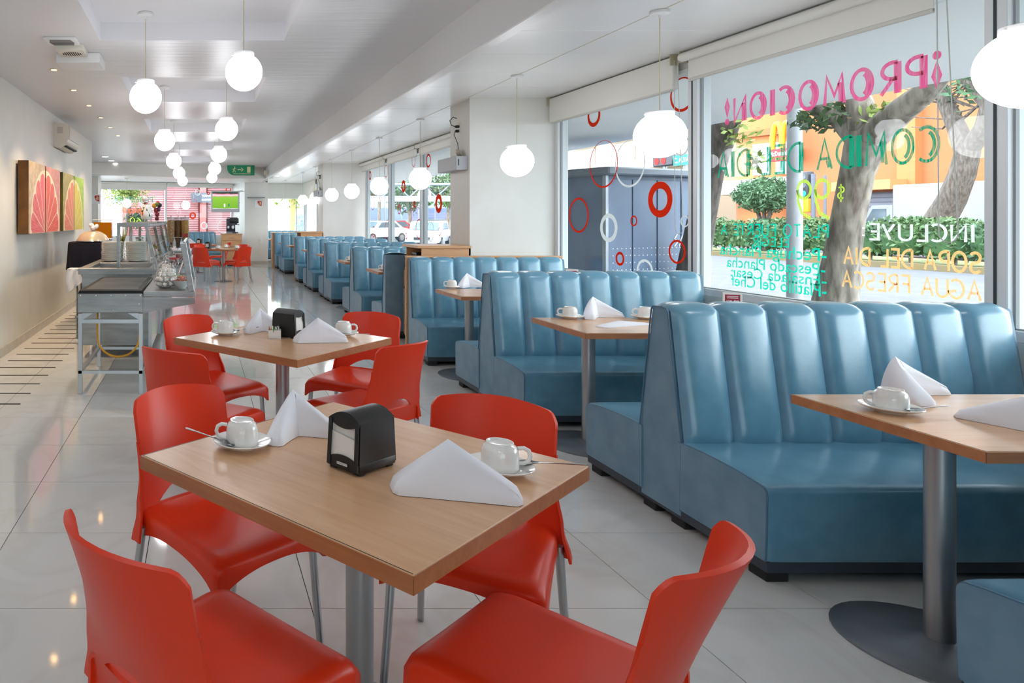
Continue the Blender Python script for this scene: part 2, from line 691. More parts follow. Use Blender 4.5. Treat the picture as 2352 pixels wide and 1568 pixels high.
# left side
struct('wall_left', MB().box(LX - .12, LX, -3.1, 12.95, 0, 2.95), wall_m)
struct('wall_left_return', MB().box(-3.7, LX - .12, 12.83, 12.95, 0, 2.95), wall_m)
struct('wall_left_recess', MB().box(-3.8, -3.68, 12.95, 20.9, 0, 2.95), wall_m)
struct('wall_recess_pier', MB().box(-3.68, -2.72, 18.3, 18.9, 0, 2.95), wall_m)
struct('wall_near', MB().box(-2.16, -1.85, -3.2, -3.1, 0, 2.95).box(1.5, 4.05, -3.2, -3.1, 0, 2.95).box(-1.85, 1.5, -3.2, -3.1, 2.5, 2.95), wall_m)
struct('baseboard_left', MB().box(LX, LX + .014, -3.1, 12.95, 0, 0.098).box(LX - .02, LX + .014, 12.95, 12.962, 0, .098), skirt_m)

# main ceiling with its row of square coffers
cx0, cx1, cl, gap0, per = -0.81, 0.69, 1.49, 4.09, 2.93
mb = MB().box(LX - .12, cx0, -3.2, 19.6, CEIL, 3.12).box(cx1, 1.93, -3.2, 19.6, CEIL, 3.12).box(-3.8, LX - .12, 12.83, 19.6, CEIL, 3.12)
yprev = -3.2
for k in range(-2, 5):
    y0 = gap0 + per * k
    mb.box(cx0, cx1, yprev, y0, CEIL, 3.12)
    mb.box(cx0, cx1, y0, y0 + cl, 3.03, 3.12)
    yprev = y0 + cl
mb.box(cx0, cx1, yprev, 19.6, CEIL, 3.12)
struct('ceiling', mb, ceil_m)
struct('trim_1', MB().box(1.874, 1.93, -3.1, 19.5, 2.567, CEIL), mat('beam_paint', (212, 212, 212), 0.5))
struct('trim_2', MB().box(1.868, 1.945, -3.1, 19.5, 2.560, 2.570), white_m)

# lower panelled ceiling along the windows
cr = struct('ceiling_window_side', MB().box(1.93, 4.05, -3.1, 26, CEILR + .012, 3.1), mat('ceiling_joint', (150, 150, 150), 0.8))
for k in range(-11, 31):
    y = 4.82 + .683 * k
    if y + .683 < -3.1 or y > 25.6:
        continue
    obj('ceiling_panel', MB().rbox(1.93, 4.04, y + .0025, y + .6805, CEILR, CEILR + .014, .0025, 1), ceilr_m, cr, 0)
obj('ceiling_track', MB().box(2.936, 2.944, 0, 25.4, CEILR - .004, CEILR + .001), cream_m, cr, 0)

# far end: angled header, low ceiling, angled window wall, pier
FA = math.radians(21)
MF = Matrix.Translation((-3.05, 20.7, 0)) @ Matrix.Rotation(FA, 4, 'Z')
struct('wall_header', MB().box(-1.2, 4.35, -3.05, -2.85, 2.57, 2.9, MF), wall_m)
struct('ceiling_far', MB().prism([(-3.75, 17.5), (1.93, 19.65), (1.93, 22.3), (0.9, 22.6), (-3.75, 20.6)], 2.57, 2.72, 'z'), ceilr_m)
struct('wall_far_sill', MB().box(-.75, 4.47, 0, .14, 0, .84, MF), wall_m)
struct('wall_far_lintel', MB().box(-.75, 4.47, 0, .14, 2.5, 2.6, MF), wall_m)
struct('wall_far_jamb', MB().prism([(1.11, 22.30), (1.43, 21.505), (1.5, 21.6), (1.3, 22.4)], 0, 2.6, 'z'), wall_m)
struct('wall_far_pier', MB().box(1.426, 2.16, 21.5, 25.8, 0, 3.0), wall_m)
struct('baseboard_far', MB().box(1.426, 2.172, 21.488, 21.5, 0, .1), skirt_m)
struct('wall_far_right', MB().box(2.16, 4.05, 25.62, 25.78, 0, .84).box(2.16, 4.05, 25.62, 25.78, 2.62, 3.0), wall_m)

# window wall and its piers
struct('wall_right', MB().box(WX, 4.05, -3.1, 25.7, 0, .83), mat('sill_wall_paint', (200, 210, 206), 0.55, bump=0.2, bscale=60))
struct('wall_right_lintel', MB().box(WX + .02, 4.05, -3.1, 25.7, 2.63, 3.1), wall_m)
struct('wall_window_pier', MB().box(2.97, 4.05, 7.5, 8.08, 0, CEILR), wall_m)
struct('wall_second_pier', MB().box(2.97, 4.05, 16.4, 17.1, 0, CEILR), wall_m)
struct('roof', MB().box(-9, 6.4, -4, 26.5, 3.3, 3.6), mat('roof_concrete', (150, 150, 150), .9))
struct('trim_canopy', MB().box(4.05, 6.4, -5, 26.5, 2.6, 2.76), mat('canopy_paint', (236, 236, 238), .7))


# ------------------------------------------------------------------ windows
def window_x(name, spans, z0=.85, z1=2.63, post=.05):
    """glazed wall in the plane X = GX; spans are (y0, y1) pane openings"""
    ya, yb = min(s[0] for s in spans), max(s[1] for s in spans)
    fr = MB()
    fr.rbox(WX + .005, WX + .12, ya - post, yb + post, z0 - .02, z0 + .035, .004, 1)
    fr.rbox(WX + .005, WX + .12, ya - post, yb + post, z1 - .04, z1, .004, 1)
    ed = sorted([q for s in spans for q in s])
    for y in (ed[0] - post / 2, ed[-1] + post / 2):
        fr.rbox(WX + .005, WX + .12, y - post / 2, y + post / 2, z0, z1, .004, 1)
    for a, b in zip(ed[1:-1:2], ed[2:-1:2]):
        fr.rbox(WX + .005, WX + .12, a, b, z0, z1, .004, 1)
    w = struct(name, fr, frame_m)
    for a, b in zip(ed[1:-1:2], ed[2:-1:2]):
        obj('mullion_seam', MB().box(WX + .002, WX + .03, (a + b) / 2 - .006, (a + b) / 2 + .006, z0 + .03, z1 - .03), mat('dark_seal', (40, 52, 58), .6), w, 0)
    panes = []
    for a, b in spans:
        panes.append(obj('pane', MB().box(GX, GX + .006, a - .008, b + .008, z0 + .02, z1 - .02), glass_m, w, 0))
        obj('pane_gasket', MB().box(GX - .03, GX - .012, a - .001, a + .010, z0 + .03, z1 - .03).box(GX - .03, GX - .012, b - .010, b + .001, z0 + .03, z1 - .03)
            .box(GX - .03, GX - .012, a, b, z0 + .03, z0 + .042), frame2_m, w, 0)
    return w, panes


w1, panes1 = window_x('window_1', [(1.26, 3.30), (3.40, 5.36), (5.46, 7.44)], post=.06)
struct('wall_right_near', MB().box(WX, 4.05, -3.1, 1.2, .83, 2.75), wall_m)
w2, panes2 = window_x('window_2', [(8.2, 9.98), (10.08, 12.0), (12.1, 14.03), (14.13, 16.05)])
w3, panes3 = window_x('window_3', [(17.2, 19.9), (20.0, 22.7), (22.8, 25.5)])
# far windows
fr = MB().rbox(-.02, 4.46, .02, .1, .84, .9, .004, 1, MF).rbox(-.02, 4.46, .02, .1, 2.46, 2.5, .004, 1, MF)
for u in (0.0, 2.15, 4.42):
    fr.rbox(u - .03, u + .03, .02, .1, .85, 2.5, .004, 1, MF)
w4 = struct('window_4', fr, frame_m)
pane4a = obj('pane', MB().box(.03, 2.12, .055, .061, .88, 2.48, MF), glass_m, w4, 0)
pane4b = obj('pane', MB().box(2.18, 4.39, .055, .061, .88, 2.48, MF), glass_m, w4, 0)
fr = MB().rbox(2.16, 3.98, 25.64, 25.72, .84, .9, .004, 1).rbox(2.16, 3.98, 25.64, 25.72, 2.58, 2.62, .004, 1)
for x in (2.19, 3.95):
    fr.rbox(x - .03, x + .03, 25.64, 25.72, .85, 2.62, .004, 1)
w5 = struct('window_5', fr, frame_m)
pane5 = obj('pane', MB().box(2.2, 3.94, 25.68, 25.686, .87, 2.6), glass_m, w5, 0)

# unseen glazing, added in the near wall to bring daylight to the foreground
fr = MB()
for x in (-1.82, -.72, .38, 1.47):
    fr.rbox(x - .03, x + .03, -3.19, -3.11, 0, 2.5, .004, 1)
fr.rbox(-1.85, 1.5, -3.19, -3.11, 2.44, 2.5, .004, 1).rbox(-1.85, 1.5, -3.19, -3.11, 0, .08, .004, 1)
w6 = struct('window_added_daylight', fr, frame_m)
for x in (-1.82, -.72, .38):
    obj('pane', MB().box(x + .02, x + 1.08, -3.152, -3.146, .06, 2.46), glass_mat('daylight_dimming_glass', (196, 202, 202)), w6, 0)  # tint put in to dim the daylight through the added panes
struct('added_sky_shade', MB().box(-4, 6.4, -6, -3.2, 2.62, 2.78), mat('sky_shade_paint', (220, 220, 222), .7))  # unseen slab, added to cut the sky light reaching the near glazing

# ring stickers on the glass
ring_red = paint_mat('sticker_red', (226, 70, 40), .45, False)
ring_white = paint_mat('sticker_white', (236, 240, 240), .45, False)


def ring_x(parent, x, y, ro, ri, m, ecc=0.0):
    p = pX(x, y, GX - .004)
    n = 36
    vs, fs = [], []
    for k in range(n):
        a = 2 * PI * k / n
        vs += [(0, ro * math.cos(a), ro * math.sin(a)), (0, ri * math.cos(a), ri * math.sin(a) + ecc)]
    for k in range(n):
        a, b = 2 * k, 2 * ((k + 1) % n)
        fs.append((a, b, b + 1, a + 1))
    obj('ring_decal', MB().add(vs, fs), m, parent, 0, loc=p, solid=.0015)


for x, y, ro, ri, c, e in [(1386, 377, .2325, .222, 0, .006), (1446, 376, .218, .206, 1, .008), (1516, 458, .155, .094, 0, 0), (1329, 494, .184, .163, 0, 0),
                           (1398, 523, .139, .098, 1, 0), (1456, 507, .0486, .035, 0, 0), (1424, 594, .066, .042, 0, 0), (1555, 578, .1, .082, 0, 0),
                           (1481, 624, .112, .09, 1, 0), (1573, 508, .048, .038, 1, 0), (1364, 266, .11, .08, 0, .01), (1567, 217, .142, .124, 0, .006),
                           (1565, 333, .09, .076, 1, 0)]:
    ring_x(panes1[2], x, y, ro, ri, (ring_red, ring_white)[c], e)
for x, y, ro, ri, c, k in [(926.8, 427.8, .12, .06, 0, 2), (1007.6, 467.4, .157, .08, 0, 1), (952, 469, .063, .04, 0, 2), (917, 481, .097, .075, 0, 2), (984, 369, .119, .09, 0, 1),
                           (962.6, 526, .182, .165, 0, 2), (933, 542, .062, .045, 0, 2), (858, 532, .128, .11, 0, 3), (891, 530.5, .232, .222, 0, 3), (856, 464.5, .18, .17, 0, 3),
                           (874, 455, .062, .05, 0, 3), (887, 393, .13, .117, 0, 3), (850, 403, .106, .07, 0, 3), (950, 370, .104, .092, 0, 2), (989, 532, .171, .16, 1, 1),
                           (1009.5, 532, .069, .058, 0, 1)]:
    ring_x(panes2[k], x, y, ro, ri, (ring_red, ring_white)[c])


def ring_f(parent, u, z, ro, ri, m):
    n = 30
    vs, fs = [], []
    for k in range(n):
        a = 2 * PI * k / n
        vs += [MF @ Vector((u + ro * math.cos(a), .05, z + ro * math.sin(a))), MF @ Vector((u + ri * math.cos(a), .05, z + ri * math.sin(a)))]
    for k in range(n):
        a, b = 2 * k, 2 * ((k + 1) % n)
        fs.append((a, b, b + 1, a + 1))
    obj('ring_decal', MB().add(vs, fs), m, parent, 0)


def far_u(x):
    """u along the angled far window seen at pixel column x"""
    t = (x - PX) / FPX
    # (-3.05 + u cos) = t (20.7 + u sin)
    return (t * 20.7 + 3.05) / (math.cos(FA) - t * math.sin(FA))


def far_z(x, y):
    u = far_u(x)
    Y = 20.7 + u * math.sin(FA)
    return CAM_Z - (y - PY) * Y / FPX


for x, y, ro, ri, c in [(389, 442, .19, .182, 0), (444, 495, .112, .06, 0), (394, 465, .03, .022, 0), (455, 442, .1, .07, 1), (436, 452, .16, .15, 1), (447, 463, .09, .08, 0),
                        (412, 487, .07, .063, 1), (470, 518, .12, .08, 1), (526, 436, .1, .06, 0), (493, 506, .04, .034, 0), (515, 520, .23, .2, 1), (428, 549, .23, .19, 1), (480, 444, .05, .02, 0)]:
    ring_f(pane4b, far_u(x), far_z(x, y), ro, ri, (ring_red, ring_white)[c])


# ------------------------------------------------------------------ lettering painted on the glass
def paint_line(name, s, ya, yb, z0, z1, m, parent, w=.1, gap=.2, stem=1.0, font=False, z0b=None, z1b=None, slant=0.0):
    """lettering on the window in the plane X = GX, read from outside, running from y = ya to y = yb"""
    z0b = z0 if z0b is None else z0b
    z1b = z1 if z1b is None else z1b

    def f(u, v, _):
        a, b = z0 + (z0b - z0) * u, z1 + (z1b - z1) * u
        return Vector((0, ya + (yb - ya) * u + slant * (v - .5), a + (b - a) * v))
    if font:
        mb = text_mb(s, 1.0, offset=.012)
    else:
        mb, _ = strokes(s, w, gap, stem)
    fit(mb, f)
    return obj(name, mb, m, parent, 0, loc=(GX - .004, 0, 0))


pink_p = paint_mat('window_paint_pink', (238, 96, 150), .5)
green_p = paint_mat('window_paint_green', (0, 160, 120), .5)
aqua_p = paint_mat('window_paint_aqua', (0, 205, 170), .5)
lime_p = paint_mat('window_paint_lime', (200, 232, 84), .5)
white_p = paint_mat('window_paint_white', (240, 242, 236), .5)
orange_p = paint_mat('window_paint_orange', (255, 200, 130), .5)
pp = panes1[1]
paint_line('painted_lettering', '\u00a1PROMOCION!', 3.64, 5.15, 2.115, 2.335, pink_p, pp, .13, .26, 1.8)
paint_line('painted_lettering', 'COMIDA DEL DIA', 3.648, 5.22, 1.725, 1.94, green_p, pp, .1, .2, 2.1)
paint_line('painted_lettering', '$', 4.19, 4.24, 1.525, 1.637, lime_p, pp, .09)
paint_line('painted_lettering', '99', 4.285, 4.53, 1.414, 1.68, lime_p, pp, .09, .12)
paint_line('painted_lettering', 'PLATO FUERTE A', 4.297, 5.187, 1.298, 1.392, aqua_p, pp, .13, .22)
paint_line('painted_lettering', 'ELEGIR :', 4.586, 4.95, 1.228, 1.298, aqua_p, pp, .15, .22)
for s, a, b, z0, z1 in [('-Pechuga Plancha', 4.312, 5.196, 1.125, 1.235), ('-Pescado Plancha', 4.32, 5.13, 1.062, 1.14), ('-Ensalada Cesar', 4.312, 5.09, .992, 1.07),
                        ('-Platillo del Chef', 4.312, 5.09, .925, 1.008)]:
    paint_line('painted_lettering', s, a, b, z0, z1, aqua_p, pp, font=True)
paint_line('painted_lettering', 'INCLUYE:', 3.488, 4.08, 1.29, 1.402, white_p, pp, .14, .22)
paint_line('painted_lettering', '-SOPA DEL DIA', 3.417, 4.2, 1.138, 1.262, orange_p, pp, .15, .2)
paint_line('painted_lettering', '-AGUA FRESCA', 3.417, 4.21, .998, 1.115, orange_p, pp, .14, .2)


def paint_far(s, x0, x1, y0, y1, m, font=False, w=.12):
    """mirrored lettering on the angled far window between pixel columns x1 (start) and x0 (end)"""
    ua, ub = far_u(x1), far_u(x0)
    za, zb = far_z((x0 + x1) / 2, y1), far_z((x0 + x1) / 2, y0)
    mb = text_mb(s, 1.0, offset=.012) if font else strokes(s, w, .25)[0]
    fit(mb, lambda u, v, _: MF @ Vector((ua + (ub - ua) * u, .05, za + (zb - za) * v)))
    obj('painted_lettering', mb, m, pane4a, 0)


paint_far('PROMOCI\u00d3N', 258, 352, 449, 466, green_p)
paint_far('Chilaquiles', 270, 336, 475, 493, paint_mat('window_paint_red_orange', (255, 110, 60), .5), True)
paint_far('60', 299, 326, 499, 512, lime_p)
mb, _ = strokes('ESTACIONAMIENTO', .1, .2)
fit(mb, lambda u, v, _: Vector((3.85 - u * 1.45, 25.675, 1.13 + .13 * v)))
obj('painted_lettering', mb, aqua_p, pane5, 0)


# ------------------------------------------------------------------ roller blinds
def blind(y0, y1, zb, label, tube_front=True, chain=True, xf=3.86):
    t = thing('roller_blind', label, 'blind', (xf, (y0 + y1) / 2, zb), 0)
    h = (y1 - y0) / 2
    top = CEILR - zb
    if tube_front:
        obj('roller_tube', MB().tube([(-.03, -h, top - .05), (-.03, h, top - .05)], .036, 14), blind_m, t)
        obj('fabric', MB().box(0, .004, -h + .03, h - .03, .012, top - .03), blind_m, t, 0)
    else:
        obj('fabric', MB().rbox(-.034, .02, -h, h, .012, top - .015, .012, 3), blind_m, t)
    obj('bottom_bar', MB().rbox(-.004 if tube_front else -.03, .012, -h + .03, h - .03, 0, .026, .004, 1), mat('blind_bar', (200, 199, 192), .6), t)
    for s in (-1, 1):
        obj('bracket', MB().rbox(-.055, .02, s * h - .006, s * h + .006, top - .09, top, .002, 1), mat('blind_bracket', (176, 168, 140), .5), t)
    if chain:
        pts = [(-.03, -h - .012, top - .05)] + [(-.03, -h - .014 - .01 * i / 8, top - .05 - (1.35) * i / 8) for i in range(1, 9)]
        loop = [(-.03, -h - .024 - .045 * (1 - math.cos(a)), top - 1.4 - .05 * math.sin(a)) for a in [PI * k / 8 for k in range(9)]]
        back = [(-.03, -h - .114 + .06 * i / 8, top - 1.4 + 1.35 * i / 8) for i in range(1, 9)]
        obj('bead_chain', MB().tube(pts + loop + back, .0028, 5), mat('chain_beads', (196, 196, 190), .5), t)
    return t


blind(1.24, 3.32, 2.5, 'white roller blind over the unpainted pane beside the promotion lettering', chain=False)
blind(3.56, 5.42, 2.505, 'white roller blind with visible tube above the promotion lettering')
blind(5.52, 7.47, 2.46, 'white roller blind closed over its tube above the ring stickers beside the pillar', tube_front=False)
blind(8.2, 9.98, 2.53, 'white roller blind nearest the pillar with the grey wall box', chain=False)
blind(10.05, 12.05, 2.53, 'white roller blind between the two other blinds of the long ring-sticker window', chain=False)
blind(12.1, 14.1, 2.53, 'white roller blind third from the pillar with the grey wall box', chain=False)
blind(14.17, 16.25, 2.53, 'white roller blind touching the second white pillar')
t = thing('roller_blind', 'half drawn white roller blind over the parking lettering window', 'blind', (3.05, 25.56, 2.18))
obj('fabric', MB().box(-.85, .85, 0, .006, .02, .56), blind_m, t, 0)
obj('bottom_bar', MB().rbox(-.85, .85, -.006, .012, 0, .026, .004, 1), white_m, t)
t = thing('roller_blind', 'half drawn white roller blind on the side pane beside the parking lettering', 'blind', (3.86, 24.1, 2.2))
obj('fabric', MB().box(0, .006, -1.3, 1.3, .02, .54), blind_m, t, 0)
obj('bottom_bar', MB().rbox(-.006, .012, -1.3, 1.3, 0, .026, .004, 1), white_m, t)
for u0, u1, zb, lb in ((0.0, 2.13, 2.32, 'white roller blind over the far pane with green lettering'), (2.17, 4.4, 2.42, 'rolled up white blind over the far pane with the television')):
    c = MF @ Vector(((u0 + u1) / 2, -.04, zb))
    t = thing('roller_blind', lb, 'blind', c, FA)
    h = (u1 - u0) / 2
    obj('roller_tube', MB().tube([(-h, 0, 2.53 - zb), (h, 0, 2.53 - zb)], .035, 12), blind_m, t)
    obj('fabric', MB().box(-h, h, 0, .005, .02, 2.53 - zb), blind_m, t, 0)
    obj('bottom_bar', MB().rbox(-h, h, -.006, .012, 0, .022, .003, 1), white_m, t)
# ------------------------------------------------------------------ red chairs
def chair_meshes():
    me = {}
    # back shell: columns over s, arched lower edge leaving the gap above the seat
    S_ = [-1, -.97, -.93, -.88, -.8, -.7, -.605, -.6, -.58, -.56, -.48, -.35, -.2, 0, .2, .35, .48, .56, .58, .6, .605, .7, .8, .88, .93, .97, 1]
    NV = 16

    def zt(s):
        d = max(0, (abs(s) - .86) / .14)
        return .806 - .012 * s * s - .03 * d ** 2.4

    def zb(s):
        a = abs(s)
        return .458 + .054 * max(0.0, 1 - (a / .58) ** 2)

    def hw(z):
        return lerp_table([(.37, .246), (.46, .222), (.57, .202), (.66, .198), (.82, .2)], z)

    def P(s, z):
        t = max(0, (z - .39) / .42)
        yc = -.198 - .150 * t ** 1.15
        sag = .012 + .075 * t
        return Vector((hw(z) * s, yc + sag * abs(s) ** 2.1, z))
    mb = MB()
    vs, fs = [], []
    for s in S_:
        for j in range(NV + 1):
            t = j / NV
            z = zb(s) + (zt(s) - zb(s)) * t
            vs.append(P(s, z))
    n = NV + 1
    for i in range(len(S_) - 1):
        for j in range(NV):
            fs.append((i * n + j, (i + 1) * n + j, (i + 1) * n + j + 1, i * n + j + 1))
    mb.add(vs, fs)
    m = len(S_)
    mb.add([P(s, .372 + (.458 - .372) * j / 4) for j in range(5) for s in S_], [(j * m + i, j * m + i + 1, (j + 1) * m + i + 1, (j + 1) * m + i) for j in range(4) for i in range(m - 1)])
    me['backrest'] = mb.mesh('backrest', red_m, 60, solid=.011, weld=True)
    # side flanges folding forward along the edges of the back
    me['flanges'] = []
    for sg in (-1, 1):
        fl = MB()
        ring = []
        for j in range(15):
            z = .376 + (.67 - .376) * j / 14
            p = P(sg, z)
            d = lerp_table([(.37, .05), (.46, .03), (.56, .012), (.67, .0005)], z)
            ring += [p, p + Vector((sg * .003, d, 0))]
        fl.add(ring, [(2 * j, 2 * j + 1, 2 * j + 3, 2 * j + 2) for j in range(14)])
        me['flanges'].append(fl.mesh('side_flange', red_m, 60, solid=.008))
    # seat with arched skirt
    N = 20

    def seat_top(u, v):
        w = .198 + .016 * v
        x = u * w
        y = -.2 + .43 * v
        dish = -.014 * (1 - u * u) * math.sin(PI * min(1, v * .9 + .05))
        e = max(0, (abs(u) - .86) / .14) ** 2 * .012
        fnt = max(0, (v - .86) / .14) ** 2 * .016
        return Vector((x, y, .452 + dish - e - fnt + .006 * (1 - v)))
    sb = MB().grid(lambda a, b: seat_top(2 * a - 1, b), N, N)
    per = [(-1, j / N) for j in range(N + 1)] + [(2 * i / N - 1, 1) for i in range(1, N + 1)] + [(1, 1 - j / N) for j in range(1, N + 1)]
    rows = [[], [], []]
    for u, v in per:
        p = seat_top(u, v)
        if v == 1 and abs(u) < 1:
            h = .034 + .048 * abs(u) ** 2.4
            nrm = Vector((0, 1, 0))
        else:
            q = 2 * v - 1
            h = .034 + .046 * abs(q) ** 2.4
            nrm = Vector((1 if u > 0 else -1, 0, 0))
            if v == 1:
                nrm = Vector((nrm.x, 1, 0)).normalized()
        rows[0].append(p)
        rows[1].append(p + nrm * .007 + Vector((0, 0, -.012)))
        rows[2].append(p + nrm * .010 + Vector((0, 0, -h)))
    m = len(per)
    sb.add(rows[0] + rows[1] + rows[2], [(r * m + i, r * m + i + 1, (r + 1) * m + i + 1, (r + 1) * m + i) for r in range(2) for i in range(m - 1)])
    me['seat'] = sb.mesh('seat', red_m, 60, solid=.009, weld=True)
    legs = []
    for sx in (-1, 1):
        legs.append(MB().tube([(sx * .193, .198, .425), (sx * .203, .212, .2), (sx * .214, .226, .004)], [.0135, .0125, .0115], 12).mesh('leg', alu_m))
        legs.append(MB().tube([(sx * .210, -.172, .41), (sx * .220, -.205, .2), (sx * .232, -.24, .004)], [.0135, .0125, .0115], 12).mesh('leg', alu_m))
    me['legs'] = legs
    return me


CH = chair_meshes()


def chair(x, y, rz, label, group=None, full=True):
    t = thing('dining_chair', label, 'chair', (x, y, 0), rz, group)
    link('seat', CH['seat'], t)
    link('backrest', CH['backrest'], t)
    for q in CH['flanges']:
        link('side_flange', q, t)
    for q in CH['legs']:
        link('leg', q, t)
    return t


def chair_back(px, py, ang, label, group=None):
    """(px,py): middle of the line between the top corners of the back; ang: direction the sitter faces (degrees)"""
    a = math.radians(ang)
    f = Vector((math.cos(a), math.sin(a)))
    c = Vector((px, py)) + f * .268
    return chair(c.x, c.y, a - PI / 2, label, group)


# ------------------------------------------------------------------ pedestal tables
TT = .75


def top_mesh(w, d, name='tabletop', th=.038):
    return MB().rbox(-w / 2 + .002, w / 2 - .002, -d / 2 + .002, d / 2 - .002, TT - th, TT, .0015, 1).mesh(name, wood_top_m, 30)


def pedestal(t, x, y, r=.038, rb=.26):
    obj('column', MB().tube([(x, y, .02), (x, y, TT - .045)], r, 20), column_m, t)
    obj('base_plate', MB().lathe([(0, .0), (rb, 0), (rb, .007), (rb * .96, .012), (rb * .5, .020), (r + .02, .030), (r + .004, .036), (0, .036)], 40, (x, y, 0)), greymetal_m, t)
    obj('mounting_plate', MB().rbox(x - .13, x + .13, y - .13, y + .13, TT - .046, TT - .0385, .002, 1).lathe([(0, TT - .06), (r + .012, TT - .06), (r + .03, TT - .046), (0, TT - .046)], 20, (x, y, 0)), greymetal_m, t)


def edge_band(t, w, d, th=.038):
    obj('edge_band', MB().rbox(-w / 2, w / 2, -d / 2, -d / 2 + .0018, TT - th, TT - .001, .0006, 1).rbox(-w / 2, w / 2, d / 2 - .0018, d / 2, TT - th, TT - .001, .0006, 1)
        .rbox(-w / 2, -w / 2 + .0018, -d / 2, d / 2, TT - th, TT - .001, .0006, 1).rbox(w / 2 - .0018, w / 2, -d / 2, d / 2, TT - th, TT - .001, .0006, 1), wood_edge_m, t, 30)
    i = .005
    obj('edge_seam', MB().box(-w / 2 + i, w / 2 - i, -d / 2 + i, -d / 2 + i + .0022, TT - .002, TT + .0003).box(-w / 2 + i, -w / 2 + i + .0022, -d / 2 + i, d / 2 - i, TT - .002, TT + .0003), dark_seam_m, t, 0)


def square_table(x, y, rz, label, w=.87):
    t = thing('dining_table', label, 'table', (x, y, 0), rz)
    link('tabletop', top_mesh(w, w), t)
    edge_band(t, w, w)
    pedestal(t, 0, 0, rb=.21)
    return t


TA = square_table(.445, 1.895, math.radians(-49), 'square beech table holding one black napkin holder and no sugar caddy')
TB = square_table(.47, 3.86, math.radians(-45.5), 'square beech table with the white sugar packet caddy')
TC = square_table(.55, 15.6, math.radians(-35), 'square beech table among red chairs in front of the coffee machine cabinet')
TD_ = square_table(-.05, 18.2, math.radians(10), 'square beech table beside the blue bench under the far window')

G1 = 'red chairs around the square tables'
chair_back(-.076, 2.45, -53, 'red plastic chair at the table without a sugar caddy, back towards the steel griddle', G1)
chair_back(.992, 2.312, 236.5, 'red plastic chair tucked deep under the caddy-less table, back towards the booths', G1)
chair_back(-.163, 1.34, 42, 'red plastic chair at the caddy-less table, back towards the left wall', G1)
chair_back(.954, 1.299, 130.5, 'red plastic chair pulled out from the caddy-less table beside the worn booth corner', G1)
chair_back(-.077, 4.31, -51, 'red plastic chair at the sugar caddy table, back towards the steel griddle', G1)
chair_back(1.123, 4.442, 233, 'red plastic chair at the sugar caddy table, back towards the blue single bench', G1)
chair_back(-.133, 3.25, 54, 'red plastic chair at the sugar caddy table beside the griddle legs', G1)
chair_back(1.029, 3.42, 126, 'red plastic chair at the sugar caddy table, back towards the ring-sticker booth', G1)
G2 = 'red chairs at the tables near the coffee machine'
for (x, y, a, lb) in [(.0, 14.95, 55, 'red plastic chair with slotted back beside the buffet tray rails'), (1.02, 15.05, 130, 'red plastic chair standing before the coffee machine cabinet, turned towards the table'),
                      (1.05, 16.45, 232, 'red plastic chair between its table and the coffee machine cabinet'), (.02, 16.45, -55, 'red plastic chair between the two tables near the blue far bench'),
                      (.78, 18.15, 180, 'red plastic chair at the table beside the far bench, facing the left wall'), (-.1, 17.3, 90, 'red plastic chair at the table beside the far bench, facing the window')]:
    chair_back(x, y, a, lb, G2)

# ------------------------------------------------------------------ booths
BX0, BX1 = 2.2, 3.82
NCH = 7
CW = (BX1 - .02 - BX0 - .012) / NCH


